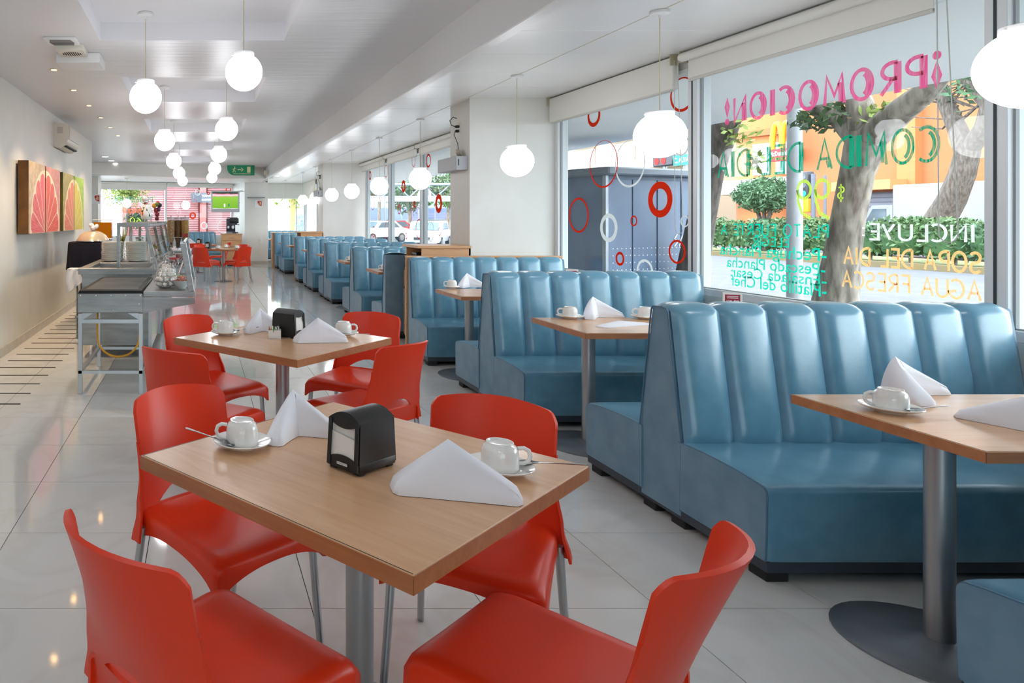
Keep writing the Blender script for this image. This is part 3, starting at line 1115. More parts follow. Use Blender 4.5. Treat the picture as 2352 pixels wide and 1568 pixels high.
def booth_meshes():
    me = {}
    # one upholstered channel of the back (near side: faces -y), local x centred
    def ch(u, v):
        a = 2 * u - 1
        prof = (1 - abs(a) ** 4.2)
        x = a * CW * .5
        if v < .8:
            t = v / .8
            z = .392 + (.985 - .392) * t
            y = -.150 + (.150 - .060) * t
            nb = Vector((0, -1, .14)).normalized()
            b = .003 + .042 * prof * (1 - .2 * t)
            if t < .06:
                b *= .5 + .5 * t / .06
        else:
            t = (v - .8) / .2
            ang = PI / 2 * t
            z = .985 + .026 * math.sin(ang) * (.75 + .25 * prof)
            y = -.060 + .058 * t
            nb = Vector((0, -math.cos(ang), math.sin(ang)))
            b = (.003 + .034 * prof) * (1 - .75 * t)
        return Vector((x, y, z)) + nb * b
    me['channel'] = MB().grid(ch, 14, 26).mesh('back_channel', vinyl_m, 70)
    # A-shaped core
    core = [(-.138, .06), (.138, .06), (.145, .39), (.055, .985), (.046, .997), (-.046, .997), (-.055, .985), (-.145, .39)]
    me['core'] = MB().prism(core, BX0 + .004, BX1, 'x').mesh('back_core', vinyl_side_m, 30)
    half = [(-.138, .06), (.0, .06), (.0, .997), (-.046, .997), (-.055, .985), (-.145, .39)]
    me['half'] = MB().prism(half, BX0 + .004, BX1, 'x').mesh('back_core', vinyl_side_m, 30)
    # seat: crowned upholstered box in front of the back
    prof = [(-.13, .088), (-.612, .088), (-.618, .095), (-.622, .2), (-.624, .33)] + [(-.594 - .030 * math.cos(a), .352 + .030 * math.sin(a)) for a in [PI / 2 * k / 6 for k in range(7)]] \
        + [(-.55, .389), (-.45, .399), (-.3, .405), (-.2, .404), (-.13, .402)]
    mb = MB()
    n = len(prof)
    xs = [BX0, BX0 + .006, BX0 + .02, BX0 + .06, (BX0 + BX1) / 2, BX1 - .02, BX1]
    ins = [.012, .003, 0, -.002, -.004, 0, .004]
    cy, cz = -.38, .25
    rows = []
    for x, i in zip(xs, ins):
        rows.append([(x, p[0] + (i if p[0] < cy else 0), p[1] - (i if p[1] > cz else 0)) for p in prof])
    vs = [p for r in rows for p in r]
    fs = [(a * n + k, (a + 1) * n + k, (a + 1) * n + (k + 1) % n, a * n + (k + 1) % n) for a in range(len(rows) - 1) for k in range(n)]
    fs += [tuple(range(n)), tuple((len(rows) - 1) * n + k for k in range(n))[::-1]]
    me['seat'] = mb.add(vs, fs).mesh('seat', vinyl_m, 42)
    me['seat_end'] = MB().prism([(p[0] + (.006 if p[0] < cy else -.0), p[1] - (.006 if p[1] > cz else -.004)) for p in prof], BX0 - .003, BX0 + .004, 'x').mesh('seat_end_panel', vinyl_side_m, 30)
    pts = [(BX0 + .001, p[0] + (.006 if p[0] < cy else 0), p[1] - (.006 if p[1] > cz else 0)) for p in prof[1:]]
    me['pipe'] = MB().tube(pts, .0035, 6).mesh('piping', pipe_m)
    e = [(BX0, -.141, .085), (BX0, -.147, .39), (BX0, -.058, .985), (BX0, -.046, 1.0), (BX0, .0, 1.002)]
    me['pipe_back'] = MB().tube(e, .0038, 6).mesh('piping', pipe_m)
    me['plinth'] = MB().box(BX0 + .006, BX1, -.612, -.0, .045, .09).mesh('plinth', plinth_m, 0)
    me['foot'] = MB().rbox(-.045, .045, -.045, .045, 0, .046, .004, 1).mesh('foot', rubber_m, 0)
    return me


BM = booth_meshes()


def booth(yc, label, near=True, far=True, group='blue vinyl booth benches', full=True):
    t = thing('booth_bench', label, 'booth', (0, yc, 0), 0, group)
    if near and far:
        link('back_core', BM['core'], t)
    else:
        o = link('back_core', BM['half'], t)
        if far:
            o.scale = (1, -1, 1)
    for s, on in ((1, near), (-1, far)):
        if not on:
            continue
        for k in range(NCH):
            o = link('back_channel', BM['channel'], t, (BX0 + .010 + CW * (k + .5), 0, 0))
            o.scale = (1, s, 1)
        st = link('seat', BM['seat'], t)
        st.scale = (1, s, 1)
        link('seat_end_panel', BM['seat_end'], st)
        link('piping', BM['pipe'], st)
        o = link('piping', BM['pipe_back'], t)
        o.scale = (1, s, 1)
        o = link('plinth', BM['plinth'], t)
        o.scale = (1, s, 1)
        for x in (BX0 + .062, BX1 - .1):
            for yy in (-.55, -.1):
                link('foot', BM['foot'], t, (x, yy * s, 0))
    return t


booth(1.364, 'blue vinyl double bench in deep shade beside the unpainted pane')
booth(3.265, 'blue vinyl double bench with torn seat corner, under the promotion lettering')
booth(5.24, 'blue vinyl double bench under the boundary of lettering pane and ring-sticker pane')
booth(7.205, 'blue vinyl one-sided bench capped with wood in front of the first white pillar', far=False)
booth(8.09, 'blue vinyl one-sided bench with dark bare back behind the first wooden station', near=False)
booth(9.87, 'blue vinyl double bench, first whole one beyond the first wooden station')
booth(11.98, 'blue vinyl double bench, second whole one beyond the first wooden station')
booth(13.87, 'blue vinyl double bench, third whole one beyond the first wooden station')
booth(15.76, 'blue vinyl one-sided bench in front of the second white pillar', far=False)
booth(18.3, 'blue vinyl double bench just beyond the second white pillar')
booth(20.04, 'blue vinyl one-sided bench backed by the tall wooden partition', far=False)
booth(24.0, 'blue vinyl one-sided bench below the parking lettering window', far=False)

# booth tables
BTD, BTX0, BTX1 = .65, 2.265, 3.62
bt_mesh = top_mesh(BTX1 - BTX0, BTD, 'booth_tabletop', .034)


def booth_table(yc, label):
    t = thing('booth_table', label, 'table', ((BTX0 + BTX1) / 2, yc, 0), 0, 'beech booth tables')
    link('tabletop', bt_mesh, t)
    edge_band(t, BTX1 - BTX0, BTD, .034)
    pedestal(t, 2.45 - (BTX0 + BTX1) / 2, -.03, rb=.27)
    pedestal(t, 3.4 - (BTX0 + BTX1) / 2, -.03, rb=.27)
    return t


booth_table(2.29, 'beech booth table between the shaded bench and the torn-cornered bench')
booth_table(4.33, 'beech booth table under the promotion lettering holding two cups and a flat napkin')
booth_table(6.23, 'beech booth table before the wood-capped bench at the first pillar')
booth_table(8.96, 'beech booth table right behind the bare-backed bench')
booth_table(10.93, 'beech booth table between first and second whole benches beyond the station')
booth_table(12.93, 'beech booth table between second and third whole benches beyond the station')
booth_table(14.8, 'beech booth table before the one-sided bench at the second pillar')
booth_table(17.33, 'beech booth table beside the second white pillar')
booth_table(19.17, 'beech booth table before the bench backed by the wooden partition')
booth_table(22.9, 'beech booth table below the parking lettering window')


# ------------------------------------------------------------------ tableware
def tableware_meshes():
    me = {}
    # upturned cup: mouth at z=0, foot ring on top
    prof = [(.0355, 0), (.0385, .0), (.0395, .002), (.0395, .012), (.039, .030), (.0375, .044), (.0335, .052), (.029, .0555), (.0285, .0595), (.0265, .0595), (.025, .0555), (.012, .0545), (0, .0545)]
    me['cup'] = MB().lathe(prof, 32).mesh('cup', porcelain_m, 45)
    h = [(.037, 0, .046), (.050, 0, .0475), (.060, 0, .042), (.0635, 0, .030), (.059, 0, .019), (.048, 0, .0135), (.038, 0, .014)]
    pts = []
    for i in range(len(h) - 1):
        for k in range(3):
            t = k / 3
            pts.append(Vector(h[i]).lerp(Vector(h[i + 1]), t))
    pts.append(Vector(h[-1]))
    me['handle'] = MB().tube(pts, .0046, 8).mesh('handle', porcelain_m, 60)
    prof = [(0, .003), (.028, .003), (.03, 0), (.034, 0), (.036, .004), (.058, .010), (.070, .0155), (.0715, .0175), (.070, .019), (.056, .0135), (.036, .008), (.033, .0065), (0, .0065)]
    me['saucer'] = MB().lathe(prof, 40).mesh('saucer', porcelain_m, 50)
    # spoon along +x, bowl at 0
    sp = MB()
    vs = []
    n = 14
    rows = [(.0, .003), (.006, .0095), (.016, .0125), (.028, .0115), (.038, .006), (.046, .003), (.075, .0022), (.11, .003), (.13, .0045), (.138, .0035), (.140, .001)]
    for x, w in rows:
        zz = .0045 * (1 - min(1, abs(x - .018) / .026)) if x < .045 else 0
        vs += [(x, -w, .003 + .00), (x, 0, .003 - zz), (x, w, .003)]
    sp.add(vs, [(3 * i + k, 3 * i + k + 1, 3 * i + k + 4, 3 * i + k + 3) for i in range(len(rows) - 1) for k in range(2)])
    me['spoon'] = sp.mesh('spoon', mat('spoon_steel', (150, 150, 152), .2, 1.0), 60, solid=.0014)
    return me


TWM = tableware_meshes()


TS = 1.2


def cup_set(x, y, ha, where, sp=None, z=TT):
    """saucer, upturned cup and (optionally) a spoon; ha: handle direction in degrees, sp: spoon (dx,dy,angle,z,tilt)"""
    o = link('saucer', TWM['saucer'], None, (x, y, z))
    o.scale = (TS, TS, TS)
    tag(o, 'white saucer ' + where, 'saucer', 'white saucers')
    c = thing('coffee_cup', 'white upturned cup ' + where, 'cup', (x, y, z + .0068 * TS), math.radians(ha), 'upturned white cups')
    c.scale = (TS, TS, TS)
    link('body', TWM['cup'], c)
    link('handle', TWM['handle'], c)
    if sp:
        s = link('spoon', TWM['spoon'], None, (x + sp[0] * TS, y + sp[1] * TS, z + sp[3] * TS), (0, math.radians(sp[4]), math.radians(sp[2])))
        s.scale = (TS, TS, TS)
        tag(s, 'steel teaspoon on the saucer ' + where, 'spoon', 'teaspoons')


def napkin_mesh(h=.125, half=.135, vee=.10, d0=.040, d1=.030, roll=.020, skew=0.0):
    """cloth napkin folded into a tent: a ridge falling from the apex to two soft rolled ends, legs swept towards -y"""
    mb = MB()
    NT, NS = 28, 14
    rows = []
    for i in range(NT + 1):
        t = -1 + 2 * i / NT
        a = abs(t)
        end = max(0, (a - .9) / .1)
        k = math.sqrt(max(0.0, 1 - end * end * .92))
        hh = ((h - roll) * (1 - a) ** .92 + roll * 1.6 * (1 - .35 * a)) * (k if end else 1)
        cx = t * half + skew * (1 - a)
        cy = -vee * a ** 1.25 + vee * .45
        dd = (d0 * (1 - a) + d1 * a) * (.35 + .65 * k if end else 1)
        # leg direction in plan, the section stands across it
        sl = -vee * 1.25 * max(a, .02) ** .25 * (1 if t > 0 else -1) / half
        nr = Vector((-sl, 1, 0)).normalized()
        row = []
        for j in range(NS + 1):
            q = -1 + 2 * j / NS                  # -1 front foot, 0 ridge, 1 back foot
            off = dd * (abs(q) ** .85) * (1 if q > 0 else -1)
            z = hh * (1 - abs(q) ** (1.25 + 1.1 * a))
            # soft belly on the faces and a fold groove on the front of each leg
            off += (1 if q > 0 else -1) * .010 * math.sin(PI * abs(q)) * (.4 + .6 * a)
            if q < 0:
                off += .007 * math.exp(-((abs(q) - .55) / .12) ** 2) * min(1, a * 3) * (1 if t > 0 else .4)
            if abs(q) == 1:
                z = .0012
            row.append(Vector((cx, cy, max(.0012, z))) + nr * off)
        rows.append(row)
    n = NS + 1
    vs = [p for r in rows for p in r]
    fs = [(i * n + j, (i + 1) * n + j, (i + 1) * n + j + 1, i * n + j + 1) for i in range(NT) for j in range(NS)]
    fs += [tuple(range(n)), tuple(NT * n + j for j in range(n))[::-1]]
    mb.add(vs, fs)
    return mb.mesh('napkin', linen_m, 42)


NAP = napkin_mesh()
NAP2 = napkin_mesh(.118, .15, .02, .052, .034, .022, -.015)


def napkin(x, y, rz, where, me=None, sc=(1, 1, 1), z=TT):
    o = link('cloth_napkin', me or NAP, None, (x, y, z), (0, 0, math.radians(rz)))
    o.scale = sc
    tag(o, 'tent-folded white napkin ' + where, 'napkin', 'folded white napkins')
    return o


def holder_meshes():
    me = {}
    w, d, h = .109, .15, .135       # width of the dispensing face, depth, shoulder height

    def body(z, k=0):
        t = (z - .03) / (h - .03)
        return (w / 2) * (1 - .05 * t), (d / 2) * (1 - .09 * t)
    mb = MB()
    prof = []
    for z in (.028, .06, .1, h):
        a, b = body(z)
        prof.append((a, b, z))
    n = 9
    a, b = body(h)
    vs = []
    arch = [(-a + 2 * a * i / n, h + .022 * (1 - (2 * i / n - 1) ** 2)) for i in range(n + 1)]
    # side walls and domed top as one shell, open towards the two paper faces
    sec = [(-body(.028)[0], .028), (-body(.08)[0], .08)] + arch + [(body(.08)[0], .08), (body(.028)[0], .028)]
    for yy in (-1, 1):
        for x, z in sec:
            bb = body(min(z, h))[1]
            vs.append((x, yy * bb, z))
    m = len(sec)
    mb.add(vs, [(i, i + 1, m + i + 1, m + i) for i in range(m - 1)])
    me['shell'] = mb.mesh('shell', black_m, 50, solid=.005)
    me['base'] = MB().rbox(-w / 2 - .001, w / 2 + .001, -d / 2 - .001, d / 2 + .001, .006, .03, .004, 2).mesh('base', black_m, 40)
    me['foot'] = MB().rbox(-.012, .012, -.012, .012, 0, .008, .002, 1).mesh('foot', rubber_m, 0)
    # face frames with a curved window
    me['faces'], me['papers'] = [], []
    for sgn in (-1, 1):
        fr = MB()
        pp_ = MB()
        def F(x, z, o=0.0):
            return Vector((x, sgn * (body(min(z, h))[1] + o), z))
        out, inn = [], []
        zs = [.012 + (h - .012) * i / 8 for i in range(9)]
        K = 10
        # upper brow and lower lip strips
        for i in range(K):
            for (za, zb_) in (((lambda q: h + .021 * (1 - q * q)), (lambda q: h - .021 + .016 * q * q)), ((lambda q: .030 + .014 * (1 - q * q)), (lambda q: .010))):
                q0, q1 = -1 + 2 * i / K, -1 + 2 * (i + 1) / K
                ww = w / 2 * .95
                fr.add([F(q0 * ww, za(q0), .003), F(q1 * ww, za(q1), .003), F(q1 * ww, zb_(q1), .003), F(q0 * ww, zb_(q0), .003)], [(0, 1, 2, 3)])
        for sx in (-1, 1):
            fr.add([F(sx * w * .475, .012, .003), F(sx * w * .37, .012, .003), F(sx * w * .36, h, .003), F(sx * w * .465, h, .003)], [(0, 1, 2, 3)])
        pp_.grid(lambda u, v: F((2 * u - 1) * w * .42, .02 + (h - .02) * v, -.006 - .003 * math.sin(PI * u)), 6, 4)
        pp_.grid(lambda u, v: F((2 * u - 1) * w * .41, .02 + (h - .055 + .012 * u * sgn) * v, -.002), 4, 4)
        me['faces'].append(fr.mesh('face_frame', black_m, 50, solid=.003, weld=True))
        me['papers'].append(pp_.mesh('paper_stack', paper_m, 40))
    lb = MB().rbox(-.019, .019, -.0805, -.079, .012, .026, .0006, 1)
    me['label'] = lb.mesh('brand_plate', mat('plate_black', (12, 12, 12), .3), 0)
    tx = text_mb('Kimberly-Clark', 1, offset=.01)
    fit(tx, lambda u, v, _: Vector((-.016 + .032 * u, -.0809, .0195 + .0055 * v)))
    me['labelbg'] = MB().box(-.0175, .0175, -.0807, -.0803, .0186, .0254).mesh('brand_strip', white_m, 0)
    me['text'] = tx.mesh('brand_lettering', mat('plate_ink', (20, 20, 24), .5), 0)
    return me


HM = holder_meshes()


def holder(x, y, ang, label, z=TT):
    """ang: direction (degrees) that the paper face looks"""
    t = thing('napkin_holder', label, 'napkin holder', (x, y, z), math.radians(ang + 90), 'black napkin holders')
    link('shell', HM['shell'], t)
    link('base', HM['base'], t)
    for fx in (-.04, .04):
        for fy in (-.058, .058):
            link('foot', HM['foot'], t, (fx, fy, 0))
    for q in HM['faces']:
        link('face_frame', q, t)
    for q in HM['papers']:
        link('paper_stack', q, t)
    p = link('brand_plate', HM['label'], t)
    link('brand_strip', HM['labelbg'], p)
    link('brand_lettering', HM['text'], p)
    return t


# table without caddy
p = pZ(556, 1025, TT)
cup_set(p.x, p.y, 175, 'beside the griddle-side chair of the caddy-less table', (-.02, -.036, 150, .014, -8))
p = pZ(1148, 1082, TT)
cup_set(p.x, p.y, -10, 'at the booth-side corner of the caddy-less table', (.045, .01, -14, .016, -2))
p = pZ(672, 1005, TT)
napkin(p.x + .022, p.y + .01, 20, 'between the cup and the napkin holder of the caddy-less table', None, (.86, .95, 1.0))
p = pZ(1045, 1135, TT)
napkin(p.x, p.y, -14, 'with its broad face to the caddy-less table edge', NAP2, (1, 1, 1))
holder(.441, 1.857, 217.7, 'black napkin holder alone in the middle of the caddy-less table')
# table with sugar caddy
p = pZ(518, 768, TT)
cup_set(p.x, p.y, 175, 'on the griddle side of the sugar caddy table', (.035, .01, 20, .016, -4))
p = pZ(789, 770, TT)
cup_set(p.x, p.y, -10, 'on the booth side of the sugar caddy table', (-.03, -.05, -10, .016, 0))
p = pZ(580, 766, TT)
napkin(p.x + .065, p.y + .07, 15, 'behind the sugar caddy', None, (.86, .95, 1))
p = pZ(738, 786, TT)
napkin(p.x, p.y + .02, 5, 'beside the napkin holder of the sugar caddy table', NAP2)
p = pZ(663, 772, TT)
holder(p.x, p.y, -42, 'black napkin holder standing against the sugar caddy')
p = pZ(631, 776, TT)
t = thing('sugar_caddy', 'white sugar caddy filled with sweetener packets', 'caddy', (p.x, p.y, TT), math.radians(-8))
mb = MB()
a, b, h = .036, .03, .048
for (x0, x1, y0, y1) in ((-a, a, -b, -b + .003), (-a, a, b - .003, b), (-a, -a + .003, -b, b), (a - .003, a, -b, b)):
    mb.rbox(x0, x1, y0, y1, 0, h if y0 != -b or True else h, .001, 1)
mb.box(-a, a, -b, b, 0, .004)
obj('box', mb, porcelain_m, t, 0)
for i, (c, dx) in enumerate([((236, 234, 230), -.012), ((236, 234, 230), .002), ((232, 232, 234), .014), ((238, 236, 232), .022), ((226, 160, 110), -.026), ((226, 150, 100), -.021), ((60, 170, 70), -.006)]):
    M = Matrix.Translation((dx, .0 + .004 * (i % 3), .012)) @ Matrix.Rotation(.25 * math.sin(i * 2.1), 4, 'Y') @ Matrix.Rotation(.3 * math.cos(i), 4, 'X')
    obj('packet', MB().rbox(-.002, .002, -.022, .022, 0, .052, .0008, 1, M), mat('packet_%d' % (i if i > 3 else 0), c, .7), t, 0)

# booth tables
p = pZ(2046, 945, TT)
cup_set(p.x, p.y, 165, 'on the booth table by the torn-cornered bench', (.0, -.046, 8, .016, -3))
p = pZ(2100, 915, TT)
napkin(p.x + .03, p.y + .03, 35, 'behind the cup on the booth table by the torn-cornered bench', None, (1.25, 1.1, 1.05))
p = pZ(2352, 985, TT)
napkin(p.x + .02, p.y, -70, 'lying low at the shaded side of the booth table', NAP2, (1.1, 1.3, .75))
p = pZ(1309, 731, TT)
cup_set(p.x, p.y, 165, 'at the aisle end of the two-cup booth table', None)
p = pZ(1482, 732, TT)
cup_set(p.x, p.y, 165, 'further along the two-cup booth table', None)
p = pZ(1372, 730, TT)
napkin(p.x + .03, p.y + .03, 20, 'between the cups of the two-cup booth table', None, (1.2, 1.1, 1))
p = pZ(1432, 747, TT)
o = link('cloth_napkin', NAP2, None, (p.x, p.y, TT), (0, 0, math.radians(20)))
o.scale = (1.4, 1.1, .22)
tag(o, 'white cloth napkin lying flat on the two-cup booth table', 'napkin')
p = pZ(1038, 662, TT)
cup_set(p.x, p.y, 170, 'on the booth table before the wood-capped bench', None)
p = pZ(1074, 660, TT)
napkin(p.x + .03, p.y + .02, 15, 'on the booth table before the wood-capped bench', None, (1.1, 1, 1))
for yc, nm in ((8.9, 'on the booth table behind the bare-backed bench'), (10.9, 'on the booth table after the first whole bench beyond the station'), (12.9, 'on the booth table after the second whole bench beyond the station'),
               (14.8, 'on the booth table before the second pillar')):
    cup_set(2.42, yc + .02, 170, nm, None)
# far tables
for (x, y, nm) in ((.42, 15.35, 'at the aisle side of the table before the coffee cabinet'), (.85, 15.5, 'at the pier side of the table before the coffee cabinet'), (.62, 15.95, 'at the far side of the table before the coffee cabinet')):
    cup_set(x, y, 10, nm, None)
holder(.2, 15.5, 250, 'black napkin holder on the table before the coffee cabinet')
holder(-.0, 18.1, 250, 'black napkin holder on the table beside the far bench')
napkin(-.3, 18.0, 10, 'on the table beside the far bench', NAP2, (1.4, 1.4, 1.6))


def menu_card(x, y, rz, where):
    t = thing('menu_card', 'clear stand with red and white menu card ' + where, 'menu card', (x, y, TT), rz, 'menu card stands')
    obj('stand', MB().rbox(-.055, .055, -.03, .03, 0, .006, .002, 1).rbox(-.055, .055, -.004, .004, .004, .2, .002, 1), clear_m, t, 0)
    obj('card', MB().box(-.053, .053, -.0055, -.0042, .01, .196).box(-.053, .053, .0042, .0055, .01, .196), white_m, t, 0)
    obj('print_panel', MB().box(-.041, .041, -.0064, -.0056, .1, .182).box(-.041, .041, -.0064, -.0056, .02, .09), mat('menu_red', (150, 44, 66), .5), t, 0)
    mb = MB()
    for cx, s in ((-.018, '129'), (.02, '99')):
        q = text_mb(s, 1, offset=.02)
        fit(q, lambda u, v, _, cx=cx: Vector((cx - .014 + .028 * u, -.0067, .128 + .018 * v)))
        mb.add(q.v, q.f)
    for k in range(2):
        mb.box(-.03, .03, -.0068, -.0065, .158 + .01 * k, .162 + .01 * k)
    obj('print_lettering', mb, white_m, t, 0)


menu_card(3.45, 4.42, math.radians(-20), 'on the two-cup booth table')
menu_card(3.52, 6.45, math.radians(-20), 'on the booth table before the first pillar')
holder(3.56, 4.2, 250, 'black napkin holder at the window end of the two-cup booth table')
# ------------------------------------------------------------------ pendant lamps
ORD = ['first', 'second', 'third', 'fourth', 'fifth', 'sixth', 'seventh', 'eighth', 'ninth', 'tenth', 'eleventh', 'twelfth', 'thirteenth', 'fourteenth', 'fifteenth', 'sixteenth', 'seventeenth', 'eighteenth',
       'nineteenth', 'twentieth', 'twenty-first', 'twenty-second']


def pendant_meshes(D):
    r = D / 2
    g = MB().lathe([(r * math.sin(a), -r * math.cos(a)) if 0 < k else (0, -r) for k, a in enumerate([math.radians(148) * i / 22 for i in range(23)])], 32)
    top = r * math.cos(math.radians(32))
    rc = r * math.sin(math.radians(32))
    cap = MB().lathe([(0, top + .03), (rc * .9, top + .03), (rc + .004, top + .026), (rc + .005, top - .004), (rc, top - .004), (0, top + .0)], 28)
    for k in range(3):
        a = 2 * PI * k / 3 - 1.2
        cap.tube([((rc + .004) * math.cos(a), (rc + .004) * math.sin(a), top + .012), ((rc + .016) * math.cos(a), (rc + .016) * math.sin(a), top + .012)], .003, 6)
    return g.mesh('globe', globe_m, 60), cap.mesh('cap', white_m, 40), top + .03


PM = {d: pendant_meshes(d) for d in (.25, .288)}
canopy_me = MB().lathe([(0, 0), (.05, 0), (.056, -.006), (.056, -.02), (.05, -.025), (.008, -.027), (.006, -.045), (0, -.045)], 24).mesh('canopy', white_m, 40)
cord_m = mat('lamp_cord', (204, 196, 160), .6)


def pendant(x, y, zc, ztop, D, label, group):
    t = thing('pendant_lamp', label, 'lamp', (x, y, zc), 0, group)
    g, c, zc0 = PM[D]
    link('globe', g, t)
    link('cap', c, t)
    obj('cord', MB().tube([(0, 0, zc0 - .002), (0, 0, ztop - zc - .03)], .0032, 6), cord_m, t)
    link('canopy', canopy_me, t, (0, 0, ztop - zc))


GL1, GL2 = 'globe lamps under the ceiling coffers', 'globe lamps in line above the booths'
for k in range(-2, 5):
    y0 = gap0 + per * k
    nm = ['seventh', 'sixth', 'fifth', 'fourth', 'third', 'second', 'first'][k + 2]
    if k < -2:
        continue
    pendant(.30, y0 + .52, 2.41, 3.03, .25, 'white globe pendant, booth side of the %s ceiling coffer from the far header' % nm, GL1)
    pendant(-.42, y0 + 1.24, 2.37, 3.03, .25, 'white globe pendant, wall side of the %s ceiling coffer from the far header' % nm, GL1)
for y, nm in ((2.41, 'over the table by the torn-cornered bench'), (4.36, 'over the two-cup booth table'), (6.32, 'in front of the first white pillar'), (9.09, 'over the table behind the bare-backed bench'),
              (11.16, 'between first and second whole benches beyond the station'), (13.17, 'between second and third whole benches beyond the station'), (15.16, 'in front of the second white pillar'),
              (17.3, 'just beyond the second white pillar'), (19.4, 'over the bench backed by the wooden partition'), (23.4, 'before the parking lettering window')):
    pendant(2.94, y, 1.955, CEILR, .288, 'white globe pendant hanging ' + nm, GL2)
pendant(-2.03, 19.1, 1.86, 2.57, .25, 'white globe pendant before the green far lettering', GL1)
pendant(-.4, 20.1, 1.83, 2.57, .25, 'white globe pendant before the far pane with the television', GL1)

# recessed downlights
warm = emat('halogen_lamp', (255, 196, 120), 30.0)
cool = emat('downlight_lamp', (255, 252, 246), 8.0)
dl_ring = MB().lathe([(.028, -.002), (.030, -.006), (.045, -.006), (.047, 0), (.028, 0)], 24).mesh('trim_ring', mat('downlight_ring', (210, 190, 150), .3, .6), 40)
dl_lamp = MB().lathe([(0, -.0035), (.027, -.0035)], 20).mesh('lamp', warm, 0)
dlw_ring = MB().lathe([(.075, -.002), (.078, -.008), (.095, -.008), (.098, 0), (.075, 0)], 28).mesh('trim_ring', white_m, 40)
dlw_lamp = MB().lathe([(0, -.004), (.074, -.004)], 24).mesh('lamp', cool, 0)
names = ['first', 'second', 'third', 'fourth', 'fifth', 'sixth']
for k in range(6):
    t = thing('downlight', 'small warm halogen downlight, %s after the ceiling fan box' % names[k], 'downlight', (-1.42, 6.67 + 1.05 * k, CEIL), 0, 'warm halogen downlights')
    link('trim_ring', dl_ring, t)
    link('lamp', dl_lamp, t)
    sp = bpy.data.lights.new('halogen', 'SPOT')
    sp.energy = 42
    sp.color = (1.0, .72, .42)
    sp.spot_size = math.radians(95)
    sp.spot_blend = .6
    sp.shadow_soft_size = .03
    q = bpy.data.objects.new('halogen_beam', sp)
    C.objects.link(q)
    q.parent = t
    q.location = (0, 0, -.015)
for k, (x, y) in enumerate([(-2.2, 15.95), (-2.2, 17.2), (-2.2, 18.1)]):
    t = thing('downlight', 'flat white downlight, %s towards the far window beyond the left wall end' % names[k], 'downlight', (x, y - .15 * k, CEIL), 0, 'flat white downlights')
    link('trim_ring', dlw_ring, t)
    link('lamp', dlw_lamp, t)
t = thing('downlight', 'flat white downlight in the panelled ceiling near the second pillar', 'downlight', (2.4, 21.0, CEILR), 0)
link('trim_ring', dlw_ring, t)
link('lamp', dlw_lamp, t)

# ------------------------------------------------------------------ ceiling and wall equipment
slot_m = mat('dark_slot', (40, 40, 44), .7)
t = thing('ceiling_fan_box', 'white extractor box with slotted grille and round vent on the ceiling', 'extractor', (-1.07, 5.45, CEIL))
obj('grille_plate', MB().rbox(-.18, .08, 0, .22, -.022, 0, .006, 2), white_m, t)
gl = MB()
for k in range(9):
    y = .03 + .02 * k
    gl.box(-.15 + .004 * abs(k - 4), .05 - .004 * abs(k - 4), y, y + .008, -.0235, -.0215)
obj('grille_slots', gl, slot_m, t, 0)
obj('vent_box', MB().rbox(-.13, .1, .24, .48, -.055, 0, .008, 2), cream_m, t)
vg = MB()
for k in range(9):
    x = -.09 + .018 * k
    hh = .065 * math.sqrt(max(0, 1 - ((k - 4) / 4.6) ** 2))
    vg.box(x, x + .009, .36 - hh, .36 + hh, -.0565, -.0545)
obj('vent_slots', vg, slot_m, t, 0)
obj('box', MB().rbox(-.19, .2, .53, .86, -.09, 0, .012, 2), white_m, t)

t = thing('air_conditioner', 'cream split air conditioner high on the left wall', 'air conditioner', (LX, 9.55, 2.42))
prof = [(0, .02), (0, .34), (.14, .34), (.2, .31), (.215, .24), (.205, .12), (.17, .045), (.1, .0), (.04, .0)]
obj('body', MB().prism(prof, 0, .88, 'y'), cream_m, t, 40)
obj('front_panel', MB().prism([(.2, .31), (.216, .312), (.226, .24), (.216, .12), (.203, .12)], .03, .85, 'y'), mat('ac_panel', (206, 206, 200), .35), t, 40)
obj('outlet_louver', MB().box(.1, .18, .06, .82, .02, .035, Matrix.Rotation(.0, 4, 'Y')), slot_m, t, 0)
obj('side_label', MB().box(.05, .13, -.002, 0, .2, .29), mat('ac_label', (190, 188, 178), .6), t, 0)

